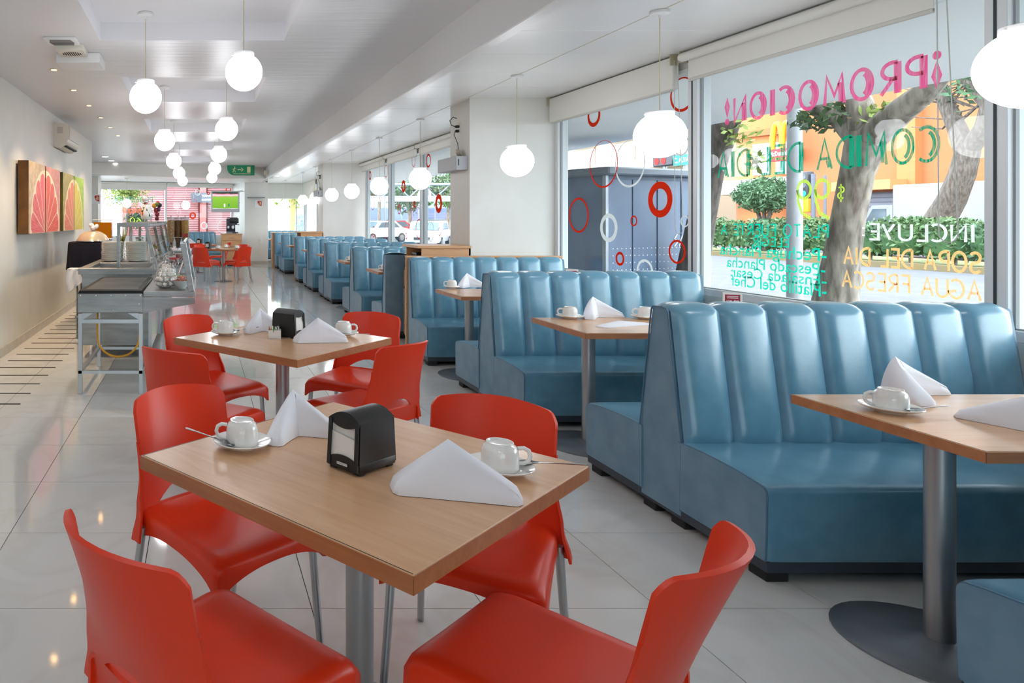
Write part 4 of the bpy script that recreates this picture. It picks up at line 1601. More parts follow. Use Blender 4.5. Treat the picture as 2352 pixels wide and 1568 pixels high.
# grapefruit canvases
def citrus_mat(name, flip, flesh1, flesh2, bg1, bg2, rim):
    m = bpy.data.materials.new(name)
    n, l, p = nodes_of(m)
    tc = n.new('ShaderNodeTexCoord')
    sx = n.new('ShaderNodeSeparateXYZ')
    l.new(tc.outputs['Generated'], sx.inputs[0])

    def M(op, a, b=None, c=None):
        q = n.new('ShaderNodeMath')
        q.operation = op
        for i, v in enumerate((a, b, c)):
            if v is None:
                continue
            if isinstance(v, (int, float)):
                q.inputs[i].default_value = v
            else:
                l.new(v, q.inputs[i])
        return q.outputs[0]
    yy = M('SUBTRACT', 1.0, sx.outputs['Y']) if flip else sx.outputs['Y']     # distance from the shared edge
    dy = M('DIVIDE', yy, .93)
    dz = M('DIVIDE', sx.outputs['Z'], .93)
    r = M('SQRT', M('ADD', M('MULTIPLY', dy, dy), M('MULTIPLY', dz, dz)))
    ang = M('ARCTAN2', dz, M('ADD', dy, .0001))
    seg = M('ABSOLUTE', M('SUBTRACT', M('FRACT', M('MULTIPLY', ang, 2.6)), .5))     # 0.5 at membranes
    mem = M('GREATER_THAN', seg, M('SUBTRACT', .5, M('DIVIDE', .022, M('ADD', r, .05))))
    cmb = n.new('ShaderNodeCombineXYZ')
    l.new(M('MULTIPLY', ang, 34.0), cmb.inputs[0])
    l.new(M('MULTIPLY', r, 4.0), cmb.inputs[1])
    nz = n.new('ShaderNodeTexNoise')
    nz.inputs['Scale'].default_value = 1.0
    nz.inputs['Detail'].default_value = 4
    l.new(cmb.outputs[0], nz.inputs['Vector'])
    rp = n.new('ShaderNodeValToRGB')
    rp.color_ramp.elements[0].position = .36
    rp.color_ramp.elements[1].position = .66
    rp.color_ramp.elements[0].color = lin(flesh1)
    rp.color_ramp.elements[1].color = lin(flesh2)
    l.new(nz.outputs['Fac'], rp.inputs['Fac'])

    def mix(f, a, b):
        q = n.new('ShaderNodeMix')
        q.data_type = 'RGBA'
        l.new(f, q.inputs['Factor'])
        for nm, v in (('A', a), ('B', b)):
            s = [i for i in q.inputs if i.name == nm and i.type == 'RGBA'][0]
            if isinstance(v, tuple):
                s.default_value = v
            else:
                l.new(v, s)
        return [o for o in q.outputs if o.type == 'RGBA'][0]
    nb = n.new('ShaderNodeTexNoise')
    nb.inputs['Scale'].default_value = 9
    nb.inputs['Detail'].default_value = 6
    l.new(tc.outputs['Generated'], nb.inputs['Vector'])
    rb = n.new('ShaderNodeValToRGB')
    rb.color_ramp.elements[0].position = .35
    rb.color_ramp.elements[1].position = .65
    rb.color_ramp.elements[0].color = lin(bg1)
    rb.color_ramp.elements[1].color = lin(bg2)
    l.new(nb.outputs['Fac'], rb.inputs['Fac'])
    c = mix(mem, rp.outputs['Color'], lin(rim))
    inner = M('LESS_THAN', r, M('SUBTRACT', .95, M('MULTIPLY', M('POWER', M('MULTIPLY', seg, 2.0), 3.0), .1)))
    c = mix(inner, lin(rim), c)
    c = mix(M('LESS_THAN', r, 1.0), rb.outputs['Color'], c)
    l.new(c, p.inputs['Base Color'])
    p.inputs['Roughness'].default_value = .6
    return m


side_brown = mat('canvas_side_brown', (92, 62, 24), .7, col2=(128, 80, 30), nscale=5)
side_red = mat('canvas_side_red', (150, 62, 40), .7)
side_green = mat('canvas_side_green', (72, 72, 10), .7, col2=(96, 92, 8), nscale=5)
for k, (y0, y1, flip, f1, f2, b1, b2, rim, sm, lb) in enumerate([
        (7.58, 8.38, True, (212, 84, 92), (224, 128, 132), (188, 160, 120), (214, 192, 170), (236, 218, 190), side_brown, 'canvas of a grapefruit half with a brown edge and beige ground'),
        (8.43, 9.28, False, (214, 78, 66), (226, 122, 108), (190, 130, 120), (206, 150, 150), (236, 218, 190), side_red, 'canvas of a red grapefruit half on a pink ground'),
        (9.48, 10.30, True, (214, 112, 92), (222, 150, 124), (150, 140, 80), (170, 160, 110), (232, 216, 170), side_green, 'canvas of a salmon grapefruit half with an olive edge and ground'),
        (10.35, 11.17, False, (202, 192, 70), (222, 200, 100), (140, 178, 60), (176, 206, 100), (224, 222, 170), side_green, 'canvas of a yellow citrus half on a lime ground')]):
    t = thing('canvas_painting', lb, 'painting', (LX + .022, y0, 1.255))
    obj('stretcher', MB().rbox(0, .12, 0, y1 - y0, 0, .82, .004, 1), sm, t, 0)
    obj('painted_front', MB().box(.1205, .124, 0.001, y1 - y0 - .001, 0.001, .819), citrus_mat('citrus_%d' % k, flip, f1, f2, b1, b2, rim), t, 0)

# emergency exit sign hanging from the ceiling
t = thing('exit_sign', 'green emergency exit sign with running figure and arrow', 'sign', (1.12, 18.45, 2.60))
sgm = mat('sign_green', (0, 140, 92), .5)
cr_ = mat('sign_cream', (226, 226, 176), .6)
W_, H_ = .74, .275
poly = [(-W_ / 2, H_), (W_ / 2, H_), (W_ / 2, 0)] + [(-W_ / 2 + .2 - .2 * math.sin(a), .2 - .2 * math.cos(a)) for a in [PI / 2 * i / 8 for i in range(9)]]
obj('panel', MB().prism(poly, 0, .008, 'y'), sgm, t, 0)
obj('arrow', MB().box(-.09, .02, -.003, 0, .145, .165).prism([(.0, .205), (.022, .205), (.072, .155), (.022, .105), (.0, .105), (.045, .155)], -.003, 0, 'y'), cr_, t, 0)
obj('door_symbol', MB().box(.17, .26, -.003, 0, .075, .235), cr_, t, 0)
fig = MB().lathe([(0, 0)] + [(.018, 0)], 12, (0, 0, 0), Matrix.Translation((-.165, -.002, .222)) @ Matrix.Rotation(PI / 2, 4, 'X'))
for a, b, w in (((-.168, .2), (-.192, .14), .026), ((-.168, .195), (-.13, .165), .012), ((-.13, .165), (-.115, .185), .01), ((-.172, .19), (-.215, .175), .012), ((-.215, .175), (-.222, .15), .01),
                ((-.19, .14), (-.15, .115), .016), ((-.15, .115), (-.155, .075), .014), ((-.192, .14), (-.205, .1), .016), ((-.205, .1), (-.235, .09), .012)):
    d = Vector((b[0] - a[0], 0, b[1] - a[1])).normalized()
    nn = Vector((-d.z, 0, d.x)) * w / 2
    A, B = Vector((a[0], -.002, a[1])), Vector((b[0], -.002, b[1]))
    fig.add([A - nn, B - nn, B + nn, A + nn], [(0, 1, 2, 3)])
obj('running_figure', fig, cr_, t, 0)
q = text_mb('SALIDA DE EMERGENCIA', 1, offset=.015)
fit(q, lambda u, v, _: Vector((-.2 + .46 * u, -.002, .032 + .026 * v)))
obj('lettering', q, cr_, t, 0)
obj('hanger', MB().box(-.3, -.296, 0, .004, H_, .28).box(.296, .3, 0, .004, H_, .28), white_m, t, 0)

ext_red = mat('extinguisher_sign_red', (190, 30, 30), .5)


def ext_sign(x, y, z, label):
    t = thing('extinguisher_sign', label, 'sign', (x, y, z), 0, 'fire extinguisher signs')
    obj('plate', MB().rbox(-.12, .12, 0, .006, 0, .25, .003, 1), white_m, t, 0)
    obj('red_field', MB().prism([(-.02, .22), (.1, .22), (.1, .06)] + arc(.1, .19, .13, .13, 270, 180, 6), -.003, 0, 'y'), ext_red, t, 0)
    obj('extinguisher_symbol', MB().box(.05, .075, -.005, -.003, .1, .19).box(.02, .06, -.005, -.003, .18, .195).prism([(.0, .14), (.03, .17), (.03, .1)], -.005, -.003, 'y'), cr_, t, 0)


ext_sign(1.86, 21.49, 1.77, 'red and white extinguisher sign on the pier beside the television')
ext_sign(-2.78, 18.29, 1.83, 'red and white extinguisher sign on the pier behind the end of the left wall')
t = thing('wall_shelf', 'thin grey bracket shelf above the extinguisher sign on the far pier', 'shelf', (1.75, 21.5, 2.08))
obj('plate', MB().rbox(-.25, .3, -.2, 0, 0, .03, .004, 1), greymetal_m, t, 0)
obj('bracket', MB().box(-.27, -.24, -.03, 0, -.02, .05), white_m, t, 0)
t = thing('wall_outlet', 'small white power outlet low on the far pier', 'outlet', (1.92, 21.495, .68))
obj('plate', MB().rbox(-.04, .04, -.004, .004, 0, .12, .002, 1), white_m, t, 0)
obj('socket', MB().box(-.012, .012, -.006, -.004, .035, .085), mat('socket_beige', (206, 200, 180), .5), t, 0)
t = thing('security_camera', 'small white security camera under the far ceiling beside the television', 'camera', (1.36, 21.45, 2.3))
obj('body', MB().tube([(0, 0, 0), (-.12, -.05, -.01)], .03, 10), white_m, t)
obj('lens', MB().tube([(-.12, -.05, -.01), (-.13, -.054, -.011)], .022, 10), black_m, t)
obj('arm', MB().tube([(0, 0, 0), (.06, .06, -.02)], .012, 8), white_m, t)
t = thing('alarm_speaker', 'small cream alarm horn on the end of the ceiling beam', 'alarm', (1.83, 18.6, 2.62))
obj('body', MB().rbox(-.06, .04, -.05, .05, 0, .12, .01, 2), cream_m, t)
t = thing('sprinkler', 'small dark sprinkler nozzle under the lower ceiling edge', 'sprinkler', (2.1, 21.3, 2.6))
obj('pipe', MB().tube([(0, 0, .15), (0, 0, 0)], .012, 8), chrome_m, t)
obj('head', MB().lathe([(0, -.03), (.03, -.03), (.02, 0), (0, 0)], 12), black_m, t)


def pillar_box(x, y, where):
    t = thing('wall_box', 'long grey wall box with black slot ' + where, 'wall box', (x, y, 1.965), 0, 'grey wall boxes on the pillars')
    obj('body', MB().rbox(-.13, 0, 0, .58, 0, .155, .004, 1), mat('wall_box_grey', (176, 178, 182), .45), t, 0)
    obj('slot', MB().box(-.105, -.095, -.002, 0, .05, .12), slot_m, t, 0)
    r = thing('router', 'beige oval router standing on the grey wall box ' + where, 'router', (x - .045, y + .14, 2.12), 0, 'routers on the wall boxes')
    M = Matrix.Translation((0, 0, .045)) @ Matrix.Rotation(-.55, 4, 'Y')
    obj('housing', MB().sphere((0, 0, 0), .06, 14, 8, (.34, 1.25, .8), M), mat('router_beige', (176, 166, 148), .4), r)
    obj('foot', MB().rbox(-.03, .03, -.04, .04, 0, .01, .003, 1), black_m, r, 0)
    p = thing('power_socket', 'cream power socket with black plugs above the wall box ' + where, 'socket', (x, y + .24, 2.38), 0, 'plugged sockets on the pillars')
    obj('plate', MB().rbox(-.006, 0, -.045, .045, 0, .15, .003, 1), cream_m, p, 0)
    obj('plug', MB().rbox(-.05, -.006, -.02, .015, .08, .11, .005, 1).rbox(-.045, -.006, -.01, .02, .03, .06, .005, 1), black_m, p)
    obj('cable', MB().tube([(-.05, -.005, .095), (-.1, -.02, .11), (-.12, -.03, .16), (-.08, -.02, .2), (-.03, 0, .19)], .005, 6).tube([(-.045, .005, .045), (-.06, .0, 0), (-.03, -.03, -.1), (-.03, -.06, -.2)], .004, 6), rubber_m, p)


pillar_box(2.97, 7.56, 'on the first pillar')
pillar_box(2.97, 16.45, 'on the second pillar')

# wooden waiter stations and partitions
dark_in = mat('cabinet_interior', (58, 44, 34), .7)


def station(x0, x1, y0, y1, z1, where):
    t = thing('waiter_station', 'beech waiter station with open compartment ' + where, 'cabinet', (x0, y0, 0), 0, 'beech waiter stations')
    w, d = x1 - x0, y1 - y0
    b = MB().box(0, w, 0, d, .06, z1 - .27).box(0.02, w, 0, .018, z1 - .27, z1 - .03).box(0.02, w, d - .018, d, z1 - .27, z1 - .03).box(w - .02, w, 0, d, z1 - .27, z1 - .03)
    obj('carcass', b, wood_cab_m, t, 0)
    obj('top', MB().rbox(-.03, w, -.02, d, z1 - .03, z1, .003, 1), wood_cab_m, t, 0)
    obj('compartment_back', MB().box(.3, .31, .018, d - .018, z1 - .27, z1 - .03), dark_in, t, 0)
    obj('shelf', MB().box(.0, .3, .018, d - .018, z1 - .15, z1 - .135), wood_cab_m, t, 0)
    obj('plinth', MB().box(.02, w, .02, d, 0, .06), plinth_m, t, 0)
    dr = obj('drawer', MB().rbox(-.016, 0, .02, d - .02, z1 - .5, z1 - .3, .003, 1), wood_cab_m, t, 0)
    obj('handle', MB().tube([(-.03, d / 2 - .07, z1 - .4), (-.03, d / 2 + .07, z1 - .4)], .005, 8), chrome_m, dr)
    do = obj('door', MB().rbox(-.016, 0, .02, d - .02, .08, z1 - .52, .003, 1), wood_cab_m, t, 0)
    obj('handle', MB().tube([(-.035, d - .1, z1 - .7), (-.035, d - .1, z1 - .56)], .006, 8), chrome_m, do)
    obj('cable_box', MB().rbox(.05, .16, d * .5, d * .8, z1 - .135, z1 - .09, .004, 1), black_m, t, 0)


station(2.41, 2.965, 7.46, 8.02, 1.13, 'beside the first pillar')
station(2.41, 2.965, 16.35, 17.0, 1.12, 'beside the second pillar')
tag(obj('wooden_panel', MB().rbox(2.19, 3.84, 7.225, 7.26, 0.0, 1.012, .002, 1).rbox(2.19, 3.84, 7.215, 7.28, 1.012, 1.03, .002, 1), wood_cab_m, None, 0),
    'beech back panel with cap strip behind the one-sided bench at the first pillar', 'panel')
tag(obj('wooden_panel', MB().rbox(2.19, 3.84, 15.775, 15.81, 0.0, 1.0, .002, 1), wood_cab_m, None, 0), 'beech back panel behind the one-sided bench at the second pillar', 'panel')
tag(obj('wooden_partition', MB().rbox(2.15, 3.84, 20.1, 20.5, 0.0, 1.0, .003, 1).rbox(2.12, 3.84, 20.06, 20.54, 1.0, 1.03, .003, 1), wood_cab_m, None, 0),
    'thick beech partition between the benches before the parking window', 'partition')

# far blue bench under the angled window, coffee cabinet, coffee machine, television
t = thing('booth_bench', 'blue vinyl bench standing under the far red-shutter window', 'bench', MF @ Vector((3.0, -.14, 0)), FA)
for k in range(7):
    o = link('back_channel', BM['channel'], t, (-.55 + CW * (k + .5) * .8, 0, 0))
    o.scale = (.8, 1, 1)
o = link('seat', BM['seat'], t, (-2.32, 0, 0))
o.scale = (.8, 1, 1)
obj('back_core', MB().box(-.56, .73, -.1, .06, .06, 1.0), vinyl_side_m, t, 0)
obj('plinth', MB().box(-.55, .72, -.6, .05, 0, .09), plinth_m, t, 0)

t = thing('coffee_cabinet', 'beech drawer cabinet carrying the coffee machine', 'cabinet', (.66, 20.55, 0))
obj('carcass', MB().box(0, .62, .02, .55, .06, .95), wood_cab_m, t, 0)
obj('top', MB().rbox(-.02, .64, 0, .56, .95, .975, .003, 1), wood_cab_m, t, 0)
obj('plinth', MB().box(.02, .6, .05, .5, 0, .06), plinth_m, t, 0)
for z0, z1 in ((.78, .93), (.44, .76), (.08, .42)):
    d = obj('drawer', MB().rbox(.02, .6, 0, .02, z0, z1, .003, 1), wood_cab_m, t, 0)
    obj('handle', MB().tube([(.23, -.018, (z0 + z1) / 2), (.39, -.018, (z0 + z1) / 2)], .006, 8), chrome_m, d)
t = thing('coffee_machine', 'black espresso machine with two round dials on the drawer cabinet', 'coffee machine', (.82, 20.72, .975))
obj('body', MB().rbox(0, .27, 0, .3, .06, .46, .01, 2), mat('machine_navy', (34, 36, 50), .3), t)
obj('head', MB().rbox(.1, .37, -.02, .3, .32, .47, .01, 2), black_m, t)
obj('hopper', MB().rbox(.02, .34, .03, .28, .47, .5, .006, 1), greymetal_m, t)
for x, w in ((.06, .03), (.2, .04)):
    obj('dial', MB().lathe([(0, .004), (w, .004), (w, 0)], 18, (0, 0, 0), Matrix.Translation((x, 0, .2)) @ Matrix.Rotation(PI / 2, 4, 'X') @ Matrix.Diagonal((1, 1.3, 1, 1))), white_m, t)
obj('group_head', MB().tube([(.3, .05, .33), (.3, .05, .27)], .03, 10).tube([(.3, .05, .28), (.38, -.08, .275)], .01, 8), black_m, t)
obj('drip_tray', MB().rbox(.18, .36, -.02, .28, .02, .05, .004, 1), black_m, t)
obj('base', MB().rbox(0, .3, 0, .3, 0, .06, .004, 1), steel_m, t, 0)

t = thing('television', 'silver television showing a football match beside the far pier', 'television', (.78, 20.6, 1.63))
obj('cabinet', MB().rbox(-.43, .43, 0, .12, 0, .64, .015, 2), mat('tv_silver', (186, 188, 194), .4), t)


def tv_mat():
    m = bpy.data.materials.new('tv_picture')
    m.use_nodes = True
    n, l = m.node_tree.nodes, m.node_tree.links
    n.clear()
    tc = n.new('ShaderNodeTexCoord')
    s = n.new('ShaderNodeSeparateXYZ')
    l.new(tc.outputs['Generated'], s.inputs[0])
    nz = n.new('ShaderNodeTexNoise')
    nz.inputs['Scale'].default_value = 3
    l.new(tc.outputs['Generated'], nz.inputs['Vector'])
    a = n.new('ShaderNodeMath')
    a.operation = 'MULTIPLY_ADD'
    a.inputs[1].default_value = .12
    l.new(nz.outputs['Fac'], a.inputs[0])
    l.new(s.outputs['Z'], a.inputs[2])
    r = n.new('ShaderNodeValToRGB')
    r.color_ramp.interpolation = 'LINEAR'
    e = r.color_ramp.elements
    e[0].position = .0
    e[0].color = lin((40, 50, 40))
    e[1].position = 1.0
    e[1].color = lin((40, 70, 60))
    for p_, c_ in ((.07, (230, 232, 230)), (.11, (120, 176, 56)), (.7, (140, 192, 70)), (.8, (150, 190, 90)), (.83, (226, 170, 180)), (.9, (240, 220, 226)), (.96, (220, 120, 140))):
        q = e.new(p_)
        q.color = lin(c_)
    l.new(a.outputs[0], r.inputs['Fac'])
    em = n.new('ShaderNodeEmission')
    em.inputs['Strength'].default_value = 0.7
    l.new(r.outputs['Color'], em.inputs['Color'])
    o = n.new('ShaderNodeOutputMaterial')
    l.new(em.outputs[0], o.inputs['Surface'])
    return m


sc_ = obj('screen', MB().box(-.385, .385, -.004, 0, .1, .6), tv_mat(), t, 0)
obj('player_image', MB().lathe([(0, 0), (.025, 0)], 10, (0, 0, 0), Matrix.Translation((-.02, -.006, .2)) @ Matrix.Rotation(PI / 2, 4, 'X') @ Matrix.Diagonal((1, 2.4, 1, 1))), emat('tv_player_white', (236, 240, 236), 1.0), sc_, 0)
obj('player_image', MB().lathe([(0, 0), (.022, 0)], 10, (0, 0, 0), Matrix.Translation((.11, -.006, .21)) @ Matrix.Rotation(PI / 2, 4, 'X') @ Matrix.Diagonal((1, 2.4, 1, 1))), emat('tv_player_blue', (50, 110, 90), 1.0), sc_, 0)
obj('wall_arm', MB().tube([(.1, .12, .3), (.3, .5, .3), (.47, .72, .3)], .02, 8), greymetal_m, t)

# anti-slip strips on the floor along the left wall
strip_me = MB().rbox(0, .545, -.012, .012, 0, .002, .0006, 1).mesh('anti_slip_strip', mat('anti_slip_black', (34, 32, 30), .9), 0)
for k in range(22):
    o = link('anti_slip_strip', strip_me, None, (-1.92, 5.243 + .3215 * k, 0.0))
    tag(o, 'thin black anti-slip floor strip, %s along the left wall counting from the griddle' % ORD[k], 'floor strip', 'anti-slip strips on the floor')
# ------------------------------------------------------------------ griddle cart
t = thing('griddle_cart', 'stainless griddle cart with angled side shelf and yellow gas hose', 'griddle', (0, 5.54, 0))
X0, X1, DY = -.985, -.46, 1.03
for x in (X0, X1 - .032):
    for y in (0, DY):
        obj('leg', MB().rbox(x, x + .032, y, y + .032, 0, .655, .002, 1), alu_m, t, 0)
obj('frame_rail', MB().box(X0, X1, .002, .03, .575, .607), alu_m, t, 0)
obj('frame_rail', MB().box(X0, X1, .002, .03, .165, .19), alu_m, t, 0)
obj('frame_rail', MB().box(X0, X1, DY, DY + .03, .165, .19), alu_m, t, 0)
obj('frame_rail', MB().box(X0 + .002, X0 + .03, 0, DY, .165, .19), alu_m, t, 0)
obj('frame_rail', MB().box(X1 - .03, X1 - .002, 0, DY, .165, .19), alu_m, t, 0)
for x, s in ((X0 + .03, 1), (X1 - .03, -1)):
    obj('gusset', MB().prism([(x, .655), (x + s * .09, .655), (x, .6)], .01, .022, 'y'), alu_m, t, 0)
obj('body', MB().rbox(X0 - .003, X1, -.004, 1.3, .66, .815, .003, 1), steel_m, t, 0)
g = MB().prism([(X0 - .003, .812), (X1, .812), (X1 - .01, .84), (X0 + .01, .84)], 0, 1.25, 'y')
obj('griddle_rim', g, mat('burnt_black_steel', (26, 26, 26), .45, .5), t, 0)
obj('griddle_plate', MB().box(X0 + .05, X1 - .05, .07, 1.2, .838, .843), mat('griddle_steel', (112, 112, 110), .35, .9, col2=(84, 82, 80), nscale=4), t, 0)
rv = MB()
for x, z in ((-.965, .8), (-.965, .675), (-.84, .8), (-.72, .8), (-.6, .8), (-.48, .8), (-.49, .73), (-.7, .68)):
    rv.sphere((x, -.004, z), .006, 8, 4, (1, .5, 1))
obj('rivets', rv, chrome_m, t)
obj('side_shelf', MB().rbox(X1 + .004, -.035, -.004, 1.35, .79, .832, .003, 1), steel_m, t, 0)
obj('shelf_bracket', MB().prism([(X1 + .004, .786), (-.038, .78), (-.036, .735), (X1 + .004, .66)], -.002, .004, 'y'), steel_m, t, 0)
hose = [(-.855, .2, .66), (-.85, .15, .55)] + [(-.672 - .172 * math.cos(a), .12, .44 - .16 * math.sin(a)) for a in [PI * k / 14 for k in range(15)]] + [(-.488, .15, .56), (-.475, .2, .62)]
obj('gas_hose', MB().tube(hose, .0085, 10), mat('hose_yellow', (222, 158, 20), .45), t, 60)
obj('gas_valve', MB().tube([(X0 - .07, 1.25, .69), (X0 + .0, 1.25, .69)], .022, 10).tube([(X0 - .06, 1.25, .6), (X0 - .06, 1.25, .69)], .014, 8), chrome_m, t)
# leaning guard on the shelf
t = thing('sneeze_guard', 'steel framed glass guard leaning on the griddle side shelf', 'guard', (-.06, 5.56, .832))
M = Matrix.Rotation(-.17, 4, 'Y')
obj('post', MB().rbox(-.03, .02, 0, .03, 0.002, .40, .003, 1, M), steel_m, t, 0)
obj('post', MB().rbox(-.03, .02, 1.15, 1.18, 0.002, .40, .003, 1, M), steel_m, t, 0)
obj('pane', MB().box(0, .006, .04, 1.16, .03, .40, M), clear_m, t, 0)
obj('top_rail', MB().box(-.004, .010, .04, 1.16, .395, .41, M), steel_m, t, 0)


# ------------------------------------------------------------------ buffet counter
CZ = .92
t = thing('buffet_counter', 'stainless buffet counter with sunken well behind the griddle', 'counter', (0, 6.95, 0))
obj('body', MB().box(-1.2, -.5, .04, 1.5, .13, .86).box(-1.1, -.5, 1.5, 5.6, .13, .86), steel_m, t, 0)
for y in (.1, 2.6, 5.2):
    for x in (-1.05, -.55):
        obj('leg', MB().box(x - .02, x + .02, y, y + .04, 0, .13), greymetal_m, t, 0)
tp = MB().rbox(-1.235, -.42, 0, .09, .855, CZ, .003, 1).rbox(-1.235, -1.14, .09, 1.55, .855, CZ, .003, 1).rbox(-.52, -.42, .09, 5.65, .855, CZ, .003, 1).rbox(-1.14, -.52, .86, 5.65, .855, CZ, .003, 1).rbox(-.425, -.12, 3.85, 4.7, .855, CZ, .003, 1)
obj('worktop', tp, steel_m, t, 0)
obj('well', MB().box(-1.14, -.52, .09, .86, .84, .862), steel_m, t, 0)
for y in (1.2, 2.3, 3.4, 4.5):
    obj('side_post', MB().box(-.5, -.465, y, y + .04, .05, .86), alu_m, t, 0)
obj('side_panel', MB().box(-.5, -.49, .06, 5.6, .1, .84), mat('counter_glass_panel', (196, 200, 202), .15, .3), t, 0)
# tray slide
t = thing('tray_rail', 'three tube tray slide along the buffet counter', 'tray rail', (0, 7.0, 0))
for x in (-.33, -.22, -.11):
    obj('tube', MB().tube([(x, 0, .85), (x, 3.7, .85)], .017, 12), chrome_m, t)
for y in (.5, 1.6, 2.6, 3.5):
    obj('bracket', MB().box(-.42, -.1, y, y + .03, .80, .832), steel_m, t, 0)

# sneeze guard over the counter
t = thing('buffet_sneeze_guard', 'steel framed sneeze guard with slanted panes over the buffet', 'guard', (0, 6.98, CZ))
for y in (0, 1.25, 2.5, 3.75):
    obj('post', MB().rbox(-.845, -.81, y, y + .035, 0, .425, .003, 1), steel_m, t, 0)
    sl = MB().add([(-.56, y, .42), (-.525, y, .42), (-.525, y + .03, .42), (-.56, y + .03, .42), (-.47, y, 0), (-.43, y, 0), (-.43, y + .03, 0), (-.47, y + .03, 0)],
                  [(0, 1, 2, 3), (4, 7, 6, 5), (0, 4, 5, 1), (1, 5, 6, 2), (2, 6, 7, 3), (3, 7, 4, 0)])
    obj('slanted_post', sl, steel_m, t, 0)
    obj('cross_rail', MB().rbox(-.845, -.515, y, y + .035, .42, .465, .003, 1), steel_m, t, 0)
obj('top_glass', MB().box(-.84, -.5, .035, 3.78, .448, .456), clear_m, t, 0)
obj('top_rail', MB().rbox(-.53, -.5, .035, 3.78, .42, .45, .003, 1), steel_m, t, 0)
for k in range(3):
    y = 1.25 * k + .06
    obj('pane', MB().add([(-.535, y, .42), (-.535, y + 1.17, .42), (-.438, y + 1.17, .03), (-.438, y, .03)], [(0, 1, 2, 3)]), clear_m, t, 0, solid=.005)

# plates
pl = MB().lathe([(0, 0), (.085, 0), (.09, .003), (.128, .012), (.134, .0140), (.1345, .0175), (.132, .0185), (.09, .0075), (0, .006)], 36).mesh('dinner_plate', porcelain_m, 50)
rp = random.Random(3)
for sx, n, nm in ((-1.03, 20, 'wall side'), (-.752, 20, 'tray rail side')):
    for k in range(n):
        o = link('dinner_plate', pl, None, (sx + rp.uniform(-.004, .004), 8.1 + rp.uniform(-.004, .004), CZ + .0005 + k * .0112), (0, 0, rp.uniform(0, 6)))
        tag(o, 'white dinner plate, %s from the top of the %s stack on the buffet' % (ORD[n - 1 - k], nm), 'plate', 'dinner plates stacked on the buffet')

# eggs in wire baskets, bowls
egg_m = mat('egg_shell', (240, 232, 224), .5, col2=(246, 242, 238), nscale=20)
ep = [(0, -.021)]
for k in range(1, 12):
    a = PI * k / 12
    ep.append((.0215 * math.sin(a) * (1 - .10 * -math.cos(a)), -.026 * math.cos(a)))
ep.append((0, .026))
ep[0] = (0, -.026)
egg_me = MB().lathe([(a * .96, b * .96) for a, b in ep], 14).mesh('egg', egg_m, 60)
re_ = random.Random(11)


def basket(cx, cy, z0, R_, rows, where):
    t = thing('wire_basket', 'wire egg basket with curly handle wires ' + where, 'basket', (cx, cy, z0), 0, 'wire egg baskets')
    w = MB()
    prof = [(R_ * .55, .004), (R_ * .95, .03), (R_ * 1.02, .06), (R_ * 1.0, .09), (R_ * .86, .13), (R_ * .6, .165)]
    for r, z in prof:
        w.tube([(r * math.cos(2 * PI * k / 28), r * math.sin(2 * PI * k / 28), z) for k in range(28)], .0009, 5, closed=True)
    for k in range(12):
        a = 2 * PI * k / 12
        w.tube([(r * math.cos(a), r * math.sin(a), z) for r, z in [(0.001, .004)] + prof], .0009, 5)
    obj('cage', w, chrome_m, t)
    h = MB()
    for s in (-1, 1):
        pts = []
        for k in range(26):
            u = k / 25
            ang = u * 9 + s
            pts.append((s * (R_ * .7 + .09 * u + .018 * math.cos(ang * 2.1)), .03 * math.sin(ang * 1.7) + .02 * u, .155 + .08 * math.sin(u * 2.6) + .018 * math.sin(ang * 2.3)))
        h.tube(pts, .0016, 5)
    pts = [(R_ * .5 * math.cos(k * .9) * (1 - k / 40), R_ * .5 * math.sin(k * .9) * (1 - k / 40), .165 + .003 * k + .015 * math.sin(k * 1.7)) for k in range(30)]
    h.tube(pts, .0016, 5)
    obj('handle_wire', h, chrome_m, t)
    k = 0
    for (r, z, n) in rows:
        for i in range(n):
            a = 2 * PI * (i + .5 * (k % 2)) / max(1, n) + re_.uniform(-.1, .1)
            o = link('egg', egg_me, None, (cx + r * math.cos(a), cy + r * math.sin(a), z0 + z), (re_.uniform(.9, 2.0), re_.uniform(-.6, .6), re_.uniform(0, 6)))
            tag(o, 'white egg in the wire basket ' + where, 'egg', 'eggs in the wire basket ' + where)
        k += 1


basket(-.285, 5.83, .833, .1, [(.064, .034, 8), (.0, .03, 1), (.07, .076, 9), (.022, .08, 2), (.052, .116, 7), (.0, .122, 1), (.024, .154, 3)], 'beside the griddle plate')
basket(-.30, 6.28, .833, .095, [(.064, .034, 8), (.066, .076, 8), (.05, .116, 6), (.022, .152, 3)], 'behind the first egg basket')

